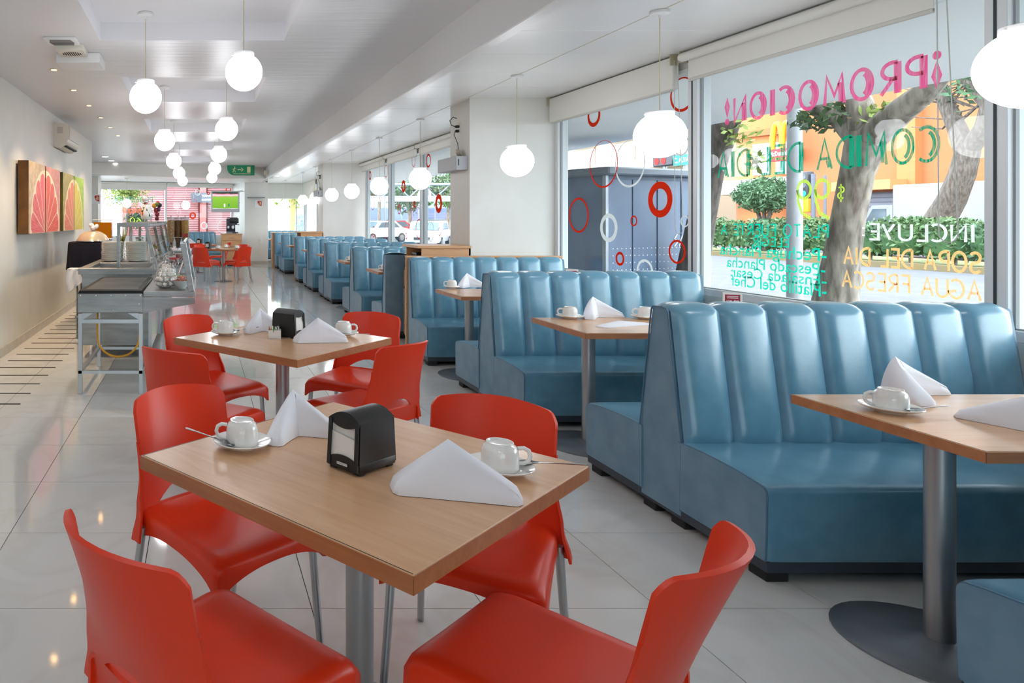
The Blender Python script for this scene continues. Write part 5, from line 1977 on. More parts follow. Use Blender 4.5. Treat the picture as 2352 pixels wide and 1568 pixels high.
bowl_me = MB().lathe([(0, 0), (.032, 0), (.036, .006), (.062, .035), (.078, .068), (.080, .072), (.076, .071), (.058, .036), (.034, .012), (0, .010)], 32).mesh('bowl', porcelain_m, 50)
for (x, y, nm, c, c2) in ((-.15, 5.76, 'of bacon bits next to the leaning glass guard', (150, 54, 40), (206, 130, 104)), (-.155, 6.02, 'of chopped ham behind the bacon bits', (226, 150, 140), (206, 110, 100)),
                          (-.2, 6.2, 'of diced vegetables behind the chopped ham', (90, 130, 50), (226, 214, 190))):
    t = thing('serving_bowl', 'white porcelain bowl ' + nm, 'bowl', (x, y, .833), 0, 'bowls on the griddle side shelf')
    link('bowl', bowl_me, t)
    mm = mat('topping_%d' % int(x * -1000), c, .6, col2=c2, nscale=60)
    f = MB()
    rr = random.Random(int(y * 100))
    for k in range(60):
        a, r = rr.uniform(0, 6.28), .066 * math.sqrt(rr.random())
        f.rbox(-.007, .007, -.005, .005, -.004, .004, .001, 1, Matrix.Translation((r * math.cos(a), r * math.sin(a), .066 + .012 * (1 - r / .07) + rr.uniform(0, .004))) @ Matrix.Rotation(rr.uniform(0, 6), 4, 'Z') @ Matrix.Rotation(rr.uniform(-.6, .6), 4, 'X'))
    f.lathe([(0, .066), (.07, .062)], 20)
    o = obj('topping', f, mm, t, 0)
    o['kind'] = 'stuff'

# cereal dispenser with three canisters
t = thing('cereal_dispenser', 'three canister cereal dispenser on the buffet', 'dispenser', (-.345, 11.0, CZ))
t.scale = (1.08, 1.08, 1.08)
obj('stand', MB().tube([(-.16, 0, 0), (-.16, 0, .2)], .008, 8).tube([(.16, 0, 0), (.16, 0, .2)], .008, 8).tube([(0, .02, 0), (0, .02, .42)], .008, 8).box(-.17, .17, -.06, .06, 0, .012).tube([(-.17, -.04, .19), (.17, -.04, .19)], .006, 8), chrome_m, t)
for x, c, c2, lb in ((-.105, (206, 190, 140), (206, 120, 96), 'multicoloured cereal rings'), (0.0, (160, 112, 70), (130, 86, 50), 'brown cereal'), (.105, (226, 172, 100), (204, 146, 76), 'golden corn flakes')):
    yy = .04 if x == 0 else 0
    o = obj('canister', MB().lathe([(.03, .03), (.035, .12), (.06, .2), (.06, .47), (.058, .47), (.058, .2), (.033, .12), (.028, .03)], 24, (x, yy, 0)), clear_m, t)
    o['label'] = 'clear canister of ' + lb
    f = obj('cereal_fill', MB().lathe([(0, .04), (.027, .04), (.032, .12), (.056, .2), (.056, .44), (0, .45)], 24, (x, yy, 0)), mat('cereal_%d' % int(x * 1000), c, .8, col2=c2, nscale=70, bump=.5, bscale=80, lo=.45, hi=.55), o)
    obj('lid', MB().lathe([(0, .49), (.064, .485), (.064, .47), (0, .47)], 24, (x, yy, 0)).tube([(x, yy, .49), (x, yy, .515)], .006, 6), greymetal_m, o)
    obj('knob', MB().tube([(x, yy - .045, .1), (x, yy - .075, .1)], .018, 10), black_m, o)
obj('price_label', MB().box(.06, .15, -.064, -.062, .2, .25), mat('label_red', (150, 46, 44), .5), t, 0)

# yoghurt bowl on a red cloth
t = thing('glass_bowl', 'clear glass bowl of white yoghurt on the red cloth', 'bowl', (-.27, 9.55, .877))
obj('glass', MB().lathe([(0, 0), (.05, 0), (.085, .04), (.097, .085), (.093, .085), (.08, .042), (.048, .006), (0, .006)], 28), clear_m, t)
obj('yoghurt', MB().lathe([(0, .008), (.047, .009), (.078, .042), (.086, .062), (0, .064)], 28), mat('yoghurt', (240, 232, 220), .5), t)
tag(obj('red_cloth', MB().grid(lambda u, v: Vector((-.412 + .31 * u, 9.3 + .55 * v, .872 + .003 * math.sin(19 * u + 7 * v))), 16, 10), mat('red_napkin', (168, 22, 30), .9), None, 50, solid=.002),
    'folded red cloth over the tray rail under the yoghurt bowl', 'cloth')
# square white dish and greenery behind the guard
tag(obj('square_dish', MB().prism([(-.06, 0), (.06, 0), (.075, .05), (.07, .05), (.055, .006), (-.055, .006), (-.07, .05), (-.075, .05)], -.06, .06, 'y', Matrix.Translation((-.38, 9.0, CZ))), porcelain_m, None, 0), 'small white square dish at the foot of the slanted panes', 'dish')


def leafy(name, label, x, y, z, h, n, spread, cols, cat='plant'):
    t = thing(name, label, cat, (x, y, z))
    rr = random.Random(int(x * 100 + y * 10))
    obj('pot', MB().lathe([(0, 0), (.04, 0), (.052, .07), (.048, .07), (.045, .062), (0, .062)], 18), porcelain_m, t)
    for k in range(n):
        a = rr.uniform(0, 6.28)
        l = h * rr.uniform(.55, 1)
        s = spread * rr.uniform(.2, 1)
        w = .014
        pts = []
        for i in range(6):
            u = i / 5
            ww = w * math.sin(PI * (.15 + .85 * u)) if u < 1 else 0.0006
            c = Vector((math.cos(a) * s * u * u, math.sin(a) * s * u * u, .06 + l * u))
            d = Vector((-math.sin(a), math.cos(a), 0)) * ww
            pts += [c - d, c + d]
        obj('leaf', MB().add(pts, [(2 * i, 2 * i + 1, 2 * i + 3, 2 * i + 2) for i in range(5)]), mat('leaf_%d' % (k % len(cols)) + name, cols[k % len(cols)], .5), t, 60)


leafy('potted_agave', 'spiky green and yellow agave behind the plate stacks', -.97, 8.55, CZ, .36, 18, .13, [(70, 110, 40), (120, 130, 50), (150, 150, 70)])
leafy('potted_herb', 'bright green herb pot behind the slanted panes', -.6, 9.3, CZ, .15, 14, .07, [(90, 170, 40), (70, 140, 40)])

# lidded jar
t = thing('glass_jar', 'glass jar of milk behind the plate stacks', 'jar', (-.80, 9.1, CZ))
obj('glass', MB().lathe([(0, 0), (.065, 0), (.07, .01), (.07, .19), (.05, .22), (.05, .24), (.046, .24), (.046, .22), (.066, .19), (.066, .012), (0, .008)], 24), clear_m, t)
obj('milk', MB().lathe([(0, .01), (.064, .012), (.064, .15), (0, .15)], 24), mat('milk', (240, 236, 224), .5), t)
obj('lid', MB().lathe([(0, .262), (.054, .26), (.054, .24), (0, .24)], 20), steel_m, t)
# sauce tray in the well
t = thing('food_pan', 'shallow pan with tortillas sunk in the buffet well', 'pan', (-.83, 7.42, .862))
obj('pan', MB().prism([(-.27, 0), (.27, 0), (.29, .03), (.285, .03), (.265, .004), (-.265, .004), (-.285, .03), (-.29, .03)], -.22, .22, 'y'), steel_m, t, 0)
for k in range(4):
    obj('tortilla', MB().lathe([(0, .006), (.05, .005), (.055, .008), (.03, .014), (0, .013)], 16, (-.18 + .12 * k, .02 * (-1) ** k, .0)), mat('tortilla', (226, 190, 130), .7), t)

# figurine and fruit vase on the guard
t = thing('figurine', 'white ceramic cook figurine with puffy cap and painted fruit apron', 'figurine', (-.665, 8.6, CZ + .467))
cer = porcelain_m
obj('base', MB().rbox(-.05, .05, -.04, .04, 0, .03, .006, 1), clear_m, t, 0)
obj('body', MB().lathe([(0, .03), (.06, .03), (.074, .06), (.078, .1), (.066, .15), (.05, .19), (.034, .215), (0, .22)], 10), cer, t, 40)
obj('head', MB().sphere((-.012, 0, .235), .026, 12, 8), mat('figurine_skin', (206, 150, 110), .5), t)
obj('moustache', MB().tube([(-.05, -.024, .226), (-.012, -.034, .232), (.02, -.022, .238)], [.002, .006, .002], 6), mat('figurine_hair', (60, 30, 18), .6), t)
hat = MB().lathe([(0, .245), (.028, .245), (.030, .27), (0, .27)], 14, (-.014, 0, 0))
for k in range(6):
    a = k * PI / 3
    hat.sphere((-.02 + .018 * math.cos(a), .018 * math.sin(a), .283), .024, 10, 6)
hat.sphere((-.02, 0, .295), .026, 10, 6)
obj('cap', hat, cer, t, 60)
for x, z, r, c in ((-.035, .1, .026, (216, 90, 50)), (-.012, .098, .024, (220, 110, 60)), (-.046, .13, .018, (110, 40, 40)), (-.024, .145, .02, (150, 160, 40)), (-.03, .172, .014, (70, 90, 20))):
    obj('painted_fruit', MB().sphere((x, -.052 + .12 * abs(z - .1), z), r, 10, 6, (1, .5, 1)), mat('fruit_%d' % int(z * 1000), c, .4), t)
obj('scarf', MB().prism([(.005, .17), (.055, .07), (.035, .065), (.0, .14)], -.066, -.058, 'y'), mat('scarf_green', (70, 86, 60), .6), t, 0)
t = thing('fruit_vase', 'clear vase filled with mixed fruit behind the cook figurine', 'vase', (-.56, 9.0, CZ + .467))
obj('glass', MB().lathe([(0, 0), (.035, 0), (.04, .1), (.062, .24), (.058, .24), (.036, .1), (.03, .01), (0, .01)], 20), clear_m, t)
for x, y, z, r, c in ((0, 0, .04, .028, (150, 30, 50)), (.004, 0, .095, .03, (190, 40, 60)), (-.01, 0, .15, .034, (206, 60, 60)), (.02, -.01, .16, .03, (120, 50, 90)), (-.035, -.02, .21, .032, (226, 160, 40)), (.0, -.02, .225, .03, (120, 140, 50)), (.035, 0, .215, .032, (70, 40, 60)),
                      (.01, .02, .25, .024, (90, 100, 40))):
    obj('fruit', MB().sphere((x, y, z), r, 12, 8), mat('vase_fruit_%d' % int(z * 1000 + r * 10000), c, .35), t)

# ------------------------------------------------------------------ chafing station by the left wall
t = thing('draped_stand', 'high serving stand draped in navy cloth by the left wall', 'stand', (-1.45, 9.05, 0))
mb = MB()
n = 48
rows = []
for zi, (z, k) in enumerate([(1.12, 1.0), (1.08, 1.02), (.95, 1.035), (.85, 1.05), (.76, 1.06)]):
    ring = []
    for i in range(n):
        a = 2 * PI * i / n
        ex = 4
        c_, s_ = math.cos(a), math.sin(a)
        rr_ = 1 / (abs(c_) ** ex + abs(s_) ** ex) ** (1 / ex)
        fold = 1 + (.02 * zi) * math.sin(a * 11)
        ring.append((c_ * rr_ * .26 * k * fold, s_ * rr_ * .3 * k * fold, z))
    rows.append(ring)
vs = [p for r in rows for p in r]
fs = [(r * n + i, r * n + (i + 1) % n, (r + 1) * n + (i + 1) % n, (r + 1) * n + i) for r in range(4) for i in range(n)] + [tuple(range(n))]
obj('cloth', mb.add(vs, fs), navy_m, t, 60)
for x in (-.1, .2):
    for y in (-.1, .22):
        obj('leg', MB().tube([(x, y, 0), (x, y, 1.1)], .014, 8), steel_m, t)
t = thing('chafing_dish', 'domed steel warming dish with a knotted white cloth on its lid', 'warming dish', (-1.40, 8.98, 1.12))
obj('tray', MB().lathe([(0, 0), (.21, 0), (.225, .012), (.225, .02), (0, .02)], 32), chrome_m, t)
obj('dome', MB().lathe([(.215, .02), (.21, .03), (.17, .09), (.12, .125), (.06, .145), (0, .15)], 32), mat('dome_plastic', (206, 190, 166), .25, .2), t, 60)
kn = MB()
for k in range(9):
    a = k * 2.4
    kn.sphere((.05 * math.cos(a) * (k % 3) / 2, .05 * math.sin(a) * (k % 3) / 2, .195 + .026 * math.sin(k * 1.9)), .036, 10, 6, (1, .8, .75), Matrix.Rotation(k, 4, 'Z') @ Matrix.Rotation(.6 * math.sin(k), 4, 'X'))
obj('knotted_cloth', kn, linen_m, t, 60)
t = thing('juice_dispenser', 'clear dispenser full of orange juice behind the domed dish', 'dispenser', (-1.39, 9.85, 1.0))
obj('tank', MB().box(-.13, .13, -.1, .1, .14, .4), clear_m, t, 0)
obj('juice', MB().box(-.122, .122, -.092, .092, .145, .375), paint_mat('orange_juice', (255, 178, 8), .6, False), t, 0)
obj('lid', MB().rbox(-.135, .135, -.105, .105, .4, .415, .004, 1), white_m, t, 0)
obj('stand', MB().rbox(-.12, .12, -.09, .09, 0, .14, .006, 1).tube([(.06, -.1, .13), (.06, -.14, .12), (.06, -.14, .09)], .012, 8), chrome_m, t)
tag(obj('side_table', MB().box(-1.7, -1.2, 9.55, 10.2, .96, 1.0).box(-1.68, -1.64, 9.58, 9.62, 0, .96).box(-1.26, -1.22, 9.58, 9.62, 0, .96).box(-1.68, -1.64, 10.12, 10.16, 0, .96).box(-1.26, -1.22, 10.12, 10.16, 0, .96), steel_m, None, 0),
    'narrow steel table under the juice dispenser', 'table')
# white cloth draped over a trolley corner
t = thing('service_trolley', 'small steel trolley hung with a white cloth beside the buffet', 'trolley', (-1.315, 7.95, 0))
obj('shelf', MB().rbox(-.1, .07, -.2, .2, .83, .85, .003, 1).rbox(-.1, .07, -.2, .2, .3, .32, .003, 1), steel_m, t, 0)
for x in (-.075, .05):
    for y in (-.18, .18):
        obj('leg', MB().tube([(x, y, .03), (x, y, .84)], .012, 8), steel_m, t)
        obj('caster', MB().tube([(x - .012, y, .03), (x + .012, y, .03)], .03, 12), white_m, t)
tag(obj('white_cloth', MB().grid(lambda u, v: Vector((-1.50 + .17 * u + .01 * math.sin(9 * v), 7.74 + .012 * math.sin(12 * u), .852 - max(0, v - .2) * (.34 - .16 * u))) if v > .2 else Vector((-1.50 + .17 * u, 7.94 - v, .855)), 14, 20), linen_m, None, 60, solid=.004),
    'white cloth hanging over the corner of the steel trolley', 'cloth')
# ------------------------------------------------------------------ street outside
ro = random.Random(21)
asph = mat('asphalt', (74, 74, 80), .9, col2=(84, 84, 90), nscale=2, bump=.3, bscale=40)
conc = mat('sidewalk_concrete', (160, 158, 154), .9, col2=(148, 146, 142), nscale=3)
kerb_m = mat('kerb_yellow', (112, 96, 56), .85, col2=(100, 92, 74), nscale=3)
bark_m = mat('bark', (92, 83, 75), .9, col2=(150, 140, 128), nscale=16, stretch=(1, 1, .22), detail=8, bump=1.0, bscale=14, bstretch=(1, 1, .35))
bark_d = mat('dark_bark', (66, 58, 53), .95, col2=(100, 91, 85), nscale=18, stretch=(1, 1, .25), bump=.9, bscale=16)
leaf_a = mat('leaf_green', (54, 82, 46), .6, col2=(80, 106, 62), nscale=3)
leaf_b = mat('leaf_dark_green', (48, 80, 54), .6, col2=(76, 110, 74), nscale=3)
leaf_c = mat('leaf_olive', (120, 140, 60), .6, col2=(160, 176, 90), nscale=3)


def struct_ext(name, mb, m):
    o = obj(name, mb, m, None, 0)
    o['kind'] = 'structure'
    return o


struct_ext('ground_sidewalk', MB().box(4.05, 7.4, -20, 60, -.16, -.02), conc)
struct_ext('ground_street', MB().box(7.4, 90, -40, 120, -.3, -.16), asph)
struct_ext('ground_near', MB().box(-30, 7.4, -40, -3.2, -.3, -.03), conc)
struct_ext('ground_far', MB().box(-40, 7.4, 25.8, 120, -.3, -.03), conc)
struct_ext('ground_median', MB().box(22.6, 26.8, -10, 70, -.2, -.04), mat('median_soil', (110, 120, 76), .95, col2=(140, 140, 100), nscale=2))
struct_ext('trim_kerb', MB().box(22.3, 22.6, -10, 70, -.2, .03), kerb_m)
struct_ext('trim_kerb_near', MB().box(7.3, 7.5, -10, 60, -.2, .0), conc)


def leaves(n, fn, size, seed):
    """n leaf blades; fn(rng) gives a centre"""
    rr = random.Random(seed)
    vs, fs = [], []
    for k in range(n):
        c = fn(rr)
        a = Vector((rr.gauss(0, 1), rr.gauss(0, 1), rr.gauss(0, 1))).normalized()
        b = a.orthogonal().normalized()
        b.rotate(Matrix.Rotation(rr.uniform(0, 6.28), 3, a))
        s = size * rr.uniform(.6, 1.3)
        w = a.cross(b) * s * .42
        b = b * s
        o = len(vs)
        vs += [c - b, c + w, c + b, c - w]
        fs.append((o, o + 1, o + 2, o + 3))
    return MB().add(vs, fs)


def ball(c, r, sc=(1, 1, 1), shell=.75):
    def f(rr):
        d = Vector((rr.gauss(0, 1), rr.gauss(0, 1), rr.gauss(0, 1))).normalized()
        k = r * rr.uniform(shell, 1.0) * (1 + .12 * math.sin(d.x * 9) * math.cos(d.y * 8 + d.z * 5))
        return Vector(c) + Vector((d.x * sc[0], d.y * sc[1], d.z * sc[2])) * k
    return f


# hedge in the median: shrubs side by side
for k in range(16):
    y = 16.0 + 1.35 * k
    t = thing('hedge_shrub', 'clipped green shrub in the hedge along the street median', 'shrub', (23.7, y, -.05), 0, 'hedge shrubs along the median')
    h = 1.1 + .12 * math.sin(k * 1.7)
    o = obj('foliage', leaves(900, lambda rr, h=h: Vector((rr.uniform(-.75, .75), rr.uniform(-.6, .6), .25 + h * (1 - rr.random() ** 1.8) + .08 * math.sin(rr.uniform(0, 6)))), .1, 100 + k), leaf_a if k % 3 else leaf_b, t, 0)
    o['kind'] = 'stuff'
    obj('core', MB().rbox(-.5, .5, -.55, .55, .3, h * .95, .12, 2), mat('hedge_core', (52, 84, 48), .9), t, 50)
    obj('stem', MB().tube([(0, 0, 0), (.05, .05, .4)], .05, 6), bark_m, t)

# big street tree in front of the lettering pane
t = thing('street_tree', 'big forked street tree with grey bark behind the menu lettering', 'tree', pX(1925, 760, 6.75))
o0 = pX(1925, 760, 6.75)
o0.z = -.03
t.location = o0


def rel(x, y, X=6.75):
    return pX(x, y, X) - o0


trunk = MB().tube([rel(1905, 790), rel(1918, 690), rel(1932, 600), rel(1948, 500), rel(1968, 400), rel(1985, 340), rel(1990, 300)], [.22, .19, .155, .138, .138, .16, .15], 14)
trunk.tube([rel(1985, 330), rel(1930, 268), rel(1880, 250), rel(1800, 190)], [.12, .105, .085, .07], 10)
trunk.tube([rel(1990, 310), rel(1975, 240), rel(1950, 160), rel(1960, 60)], [.13, .11, .095, .08], 10)
trunk.tube([rel(2000, 315), rel(2060, 262), rel(2120, 215), rel(2200, 120)], [.14, .12, .1, .085], 10)
obj('trunk', trunk, bark_m, t, 60)
obj('foliage', leaves(260, ball(rel(1905, 268), .30, (.7, 1.5, .55), .2), .055, 5), leaf_a, t, 0)['kind'] = 'stuff'
obj('foliage', leaves(90, ball(rel(2010, 262), .22, (.7, 1.4, .6), .2), .05, 6), leaf_c, t, 0)['kind'] = 'stuff'
obj('foliage', leaves(2200, ball(rel(1960, 60), 1.3, (.9, 1.3, .6), .3) if False else ball(rel(1990, 60) + Vector((1.4, 0, .9)), 1.6, (.8, 1.4, .5), .3), .08, 7), leaf_b, t, 0)['kind'] = 'stuff'

# dark tree by the ring-sticker pane
o0 = pX(1600, 700, 6.95)
o0.z = -.03
t = thing('street_tree', 'dark barked leaning street tree seen through the edge of the ring-sticker pane', 'tree', o0)
tr = MB().tube([rel(1578, 760, 6.95), rel(1590, 620, 6.95), rel(1612, 500, 6.95), rel(1632, 400, 6.95), rel(1655, 320, 6.95), rel(1668, 280, 6.95), rel(1690, 180, 6.95)], [.23, .19, .165, .15, .16, .16, .14], 12)
tr.tube([rel(1655, 320, 6.95), rel(1620, 270, 6.95), rel(1590, 180, 6.95)], [.12, .1, .08], 8)
obj('trunk', tr, bark_d, t, 60)
obj('foliage', leaves(60, ball(rel(1700, 310, 6.95), .24, (.8, 1, 1.2), .1), .055, 8), leaf_c, t, 0)['kind'] = 'stuff'
obj('foliage', leaves(50, ball(rel(1735, 370, 6.95), .2, (.8, 1, .8), .1), .055, 9), leaf_c, t, 0)['kind'] = 'stuff'

# leaning median tree
o0 = pX(2150, 530, 25.6)
o0.z = -.04
t = thing('street_tree', 'crooked dark tree leaning in the median before the orange building', 'tree', o0)
tr = MB().tube([rel(2140, 560, 25.6), rel(2158, 505, 25.6), rel(2185, 460, 25.6), rel(2210, 400, 25.6), rel(2222, 350, 25.6), rel(2205, 310, 25.6), rel(2175, 240, 25.6), rel(2150, 180, 25.6), rel(2120, 100, 25.6)], [.5, .42, .38, .34, .32, .26, .22, .2, .18], 10)
tr.tube([rel(2222, 350, 25.6), rel(2262, 290, 25.6), rel(2272, 240, 25.6), rel(2230, 190, 25.6), rel(2190, 130, 25.6)], [.26, .24, .22, .2, .18], 10)
for k in range(9):
    a = rel(2170 + 6 * k, 230 + 14 * (k % 4), 25.6)
    tr.tube([a, a + Vector((0, ro.uniform(-1.2, 1.4), ro.uniform(-.4, .9))), a + Vector((0, ro.uniform(-2, 2.2), ro.uniform(-.6, 1.5)))], [.05, .03, .015], 5)
obj('trunk', tr, bark_d, t, 60)
obj('foliage', leaves(800, ball(rel(2280, 150, 25.6), 2.2, (.8, 1.2, .6), .3), .13, 12), leaf_b, t, 0)['kind'] = 'stuff'

# round clipped tree
o0 = pX(1755, 530, 25.7)
o0.z = -.04
t = thing('round_tree', 'small round-crowned clipped tree in the median', 'tree', o0)
cc = rel(1757, 447, 25.7)
tr = MB()
for dx in (-1, 0, 1):
    tr.tube([(0, 0, 0), (0, dx * .12, 1.1), Vector((0, dx * .5, cc.z - .3))], [.12, .1, .06], 7)
obj('trunk', tr, bark_d, t, 60)
obj('foliage', leaves(5200, ball(cc, 1.15, (1, 1.08, .72), .55), .085, 13), leaf_b, t, 0)['kind'] = 'stuff'
obj('crown_core', MB().sphere(cc, .85, 14, 10, (1, 1.08, .7)), mat('crown_core', (44, 78, 48), .9), t, 60)

# pale lamp post on the sidewalk
o0 = pX(1825, 760, 6.95)
o0.z = -.02
t = thing('lamp_post', 'pale concrete lamp post between the tree and the round tree', 'post', o0)
obj('pole', MB().tube([(0, 0, 0), (0, 0, 6.5)], [.078, .06], 16), mat('pale_concrete', (176, 178, 184), .7, col2=(160, 160, 164), nscale=4), t)
obj('base', MB().lathe([(0, 0), (.16, 0), (.16, .08), (.1, .12), (0, .12)], 16), conc, t)

# traffic light
o0 = pX(1868, 530, 26.3)
o0.z = -.04
t = thing('traffic_light', 'dark traffic light with green lamp lit and yellow pedestrian box', 'traffic light', o0)
obj('pole', MB().tube([(0, 0, 0), (0, 0, 3.4)], .08, 10).tube([(0, -.55, 0), (0, -.55, 3.3)], .05, 8), mat('signal_pole', (92, 96, 110), .6), t)
z0 = rel(1858, 455, 26.3).z
hs = obj('signal_head', MB().rbox(-.15, .15, .12, .48, z0, z0 + 1.15, .04, 2), mat('signal_black', (52, 54, 62), .5), t)
for k, (c, e) in enumerate([((40, 230, 190), 4.0), ((90, 92, 96), 0), ((100, 100, 104), 0)]):
    M = Matrix.Translation((-.16, .3, z0 + .2 + .37 * k)) @ Matrix.Rotation(PI / 2, 4, 'Y')
    obj('signal_lamp', MB().lathe([(0, .01), (.12, 0)], 14, (0, 0, 0), M), emat('signal_green', c, e) if e else mat('signal_off', c, .4), hs, 0)
obj('pedestrian_box', MB().rbox(-.13, .13, .14, .46, z0 - .6, z0 - .02, .03, 1), mat('signal_yellow', (226, 160, 40), .6), t)

# orange building with the red sign
OX = 36.0
or_m = mat('orange_render', (166, 98, 60), .8, col2=(160, 94, 56), nscale=.4)
or2_m = mat('pale_orange_render', (188, 110, 64), .8)
t = thing('orange_building', 'large orange restaurant building across the street', 'building', (OX, 0, -.16))
obj('wall', MB().box(0, 14, 18, 41.5, 0, 13), or_m, t, 0)
obj('corner_tower', MB().tube([(3, 44.6, 0), (3, 44.6, 8.6)], 3.1, 28), or2_m, t, 30)
obj('cornice', MB().tube([(3, 44.6, 6.9), (3, 44.6, 7.3)], 3.35, 28), or_m, t, 30)
obj('pilaster', MB().box(-.35, 0, 34.0, 34.9, 0, 13), or2_m, t, 0)
obj('pilaster', MB().box(-.35, 0, 25.8, 26.6, 0, 13), or2_m, t, 0)
sh = obj('shutter_door', MB().box(-.05, 0, 34.9, 37.2, 0, 3.0), mat('shutter_grey', (96, 98, 112), .6), t, 0)
for k in range(12):
    obj('slat', MB().box(-.08, -.05, 34.95, 37.15, .1 + .24 * k, .28 + .24 * k), mat('shutter_slat', (120, 122, 136), .6), sh, 0)
obj('door_canopy', MB().box(-1.2, 0, 34.4, 37.6, 3.1, 3.6), mat('canopy_orange', (206, 130, 84), .8), t, 0)
for y0, y1, z0, z1 in ((28.2, 31.0, 5.6, 9.0), (20.5, 24.0, 5.6, 9.0)):
    w = obj('window', MB().box(-.08, 0, y0, y1, z0, z1), mat('blue_glass_frame', (206, 222, 230), .3), t, 0)
    obj('pane', MB().box(-.1, -.08, y0 + .15, y1 - .15, z0 + .15, z1 - .15), mat('blue_glass', (170, 206, 222), .15), w, 0)
for k in range(3):
    a = math.radians(196 + 24 * k)
    M = Matrix.Translation((3 + 3.1 * math.cos(a), 44.6 + 3.1 * math.sin(a), 0)) @ Matrix.Rotation(a, 4, 'Z')
    w = obj('window', MB().box(-.05, .06, -.5, .5, 4.4, 6.4, M), frame_m, t, 0)
    obj('pane', MB().box(.04, .08, -.42, .42, 4.5, 6.3, M), mat('blue_glass', (170, 206, 222), .15), w, 0)
obj('awning', MB().box(-1.2, .4, 40.5, 47, 3.2, 4.1), mat('white_awning', (206, 206, 202), .8), t, 0)
# sign
p0, p1 = pX(1768, 372, OX - 1.2), pX(1815, 338, OX - 1.2)
t = thing('restaurant_sign', 'red sign board under tall yellow double arches', 'sign', (OX - 1.2, p1.y, p0.z))
wy, hz = p0.y - p1.y, p1.z - p0.z
obj('board', MB().rbox(0, .3, 0, wy, 0, hz, .03, 1), mat('sign_red', (170, 36, 44), .6), t, 0)
q = text_mb("McDonald's", 1, offset=.03)
fit(q, lambda u, v, _: Vector((-.02, wy * .98 - wy * .96 * u, hz * .42 + hz * .4 * v)))
obj('lettering', q, white_m, t, 0)
q = text_mb('24 hrs', 1, offset=.03)
fit(q, lambda u, v, _: Vector((-.02, wy * .7 - wy * .5 * u, hz * .1 + hz * .2 * v)))
obj('lettering', q, mat('sign_yellow', (250, 196, 50), .5), t, 0)
am = MB()
ah = pX(1790, 282, OX - 1.2).z - p0.z - hz
for s in (0, 1):
    c = wy * (.26 + .48 * s)
    pts = [(.15, c + wy * .25 * math.cos(a), hz + ah * math.sin(a) ** .75) for a in [PI * k / 16 for k in range(17)]]
    am.tube(pts, .15, 8)
obj('arches', am, mat('arch_yellow', (226, 164, 30), .5), t, 60)
obj('support', MB().box(.3, 1.15, wy * .3, wy * .7, 0, hz), or_m, t, 0)

# cream building further along
t = thing('cream_building', 'cream apartment building with balconies beyond the orange corner tower', 'building', (38, 52, -.16))
obj('wall', MB().box(0, 12, 0, 26, 0, 16), mat('cream_render', (170, 154, 134), .8), t, 0)
for k in range(5):
    for j in range(4):
        b = obj('balcony', MB().box(-1.0, 0, 1 + 6 * j, 5 + 6 * j, 2.8 + 3 * k, 3.7 + 3 * k), mat('balcony_cream', (206, 192, 176), .8), t, 0)
        obj('window', MB().box(-.06, 0, 1.5 + 6 * j, 4.5 + 6 * j, 3.8 + 3 * k, 5.4 + 3 * k), mat('dark_window', (150, 130, 124), .3), t, 0)

# delivery truck
t = thing('delivery_truck', 'white box truck parked before the orange building', 'truck', (28.0, 24.0, -.16))
obj('cargo_box', MB().rbox(0, 2.2, -.9, 3.6, .75, 2.95, .04, 1), mat('truck_white', (138, 142, 150), .45), t, 0)
cab = [(3.7, .55), (3.7, 2.15), (4.55, 2.15), (5.05, 1.35), (5.25, 1.2), (5.3, .55)]
obj('cab', MB().prism(cab, .12, 2.05, 'x'), mat('truck_white', (138, 142, 150), .45), t, 0)
obj('side_window', MB().prism([(3.95, 1.3), (3.95, 2.0), (4.5, 2.0), (4.9, 1.3)], .1, .13, 'x'), mat('truck_glass', (84, 94, 106), .15), t, 0)
for y in (-.1, 1.0, 4.5):
    w = obj('wheel', MB().tube([(.1, y, .42), (.4, y, .42)], .42, 18), rubber_m, t)
    obj('hub', MB().tube([(.08, y, .42), (.1, y, .42)], .2, 12), greymetal_m, w)
obj('mirror', MB().rbox(-.1, .05, 4.95, 5.05, 1.4, 1.8, .02, 1), rubber_m, t, 0)

# kiosk
k0 = Vector((5.65, 9.5, 0))
ux, uy = Vector((.936, .352, 0)), Vector((-.352, .936, 0))
MK = Matrix(((ux.x, uy.x, 0, k0.x), (ux.y, uy.y, 0, k0.y), (0, 0, 1, -.02), (0, 0, 0, 1)))
t = thing('news_kiosk', 'closed blue-grey metal news kiosk on the sidewalk outside', 'kiosk', k0 + Vector((0, 0, -.02)), math.atan2(ux.y, ux.x))
km = mat('kiosk_blue_grey', (72, 88, 112), .5, col2=(82, 98, 122), nscale=3, bump=.1, bscale=8)
obj('body', MB().box(0, 2.0, 0, 1.4, .1, 2.05), km, t, 0)
obj('roof', MB().rbox(-.12, 2.12, -.15, 1.5, 2.05, 2.16, .02, 1), mat('kiosk_roof', (92, 100, 112), .5), t, 0)
obj('base', MB().box(.03, 1.97, .03, 1.37, 0, .1), rubber_m, t, 0)
for k in range(4):
    obj('door_panel', MB().rbox(.02 + .5 * k, .495 + .5 * k, -.016, 0, .12, 2.0, .004, 1), km, t, 0)
obj('corner_post', MB().box(-.02, .03, -.022, .03, .1, 2.05), greymetal_m, t, 0)
dots = MB()
for r in range(5):
    for c in range(22):
        dots.box(.12 + .085 * c, .132 + .085 * c, -.018, -.0165, .62 + .1 * r, .632 + .1 * r)
obj('vent_holes', dots, white_m, t, 0)
tagm = MB()
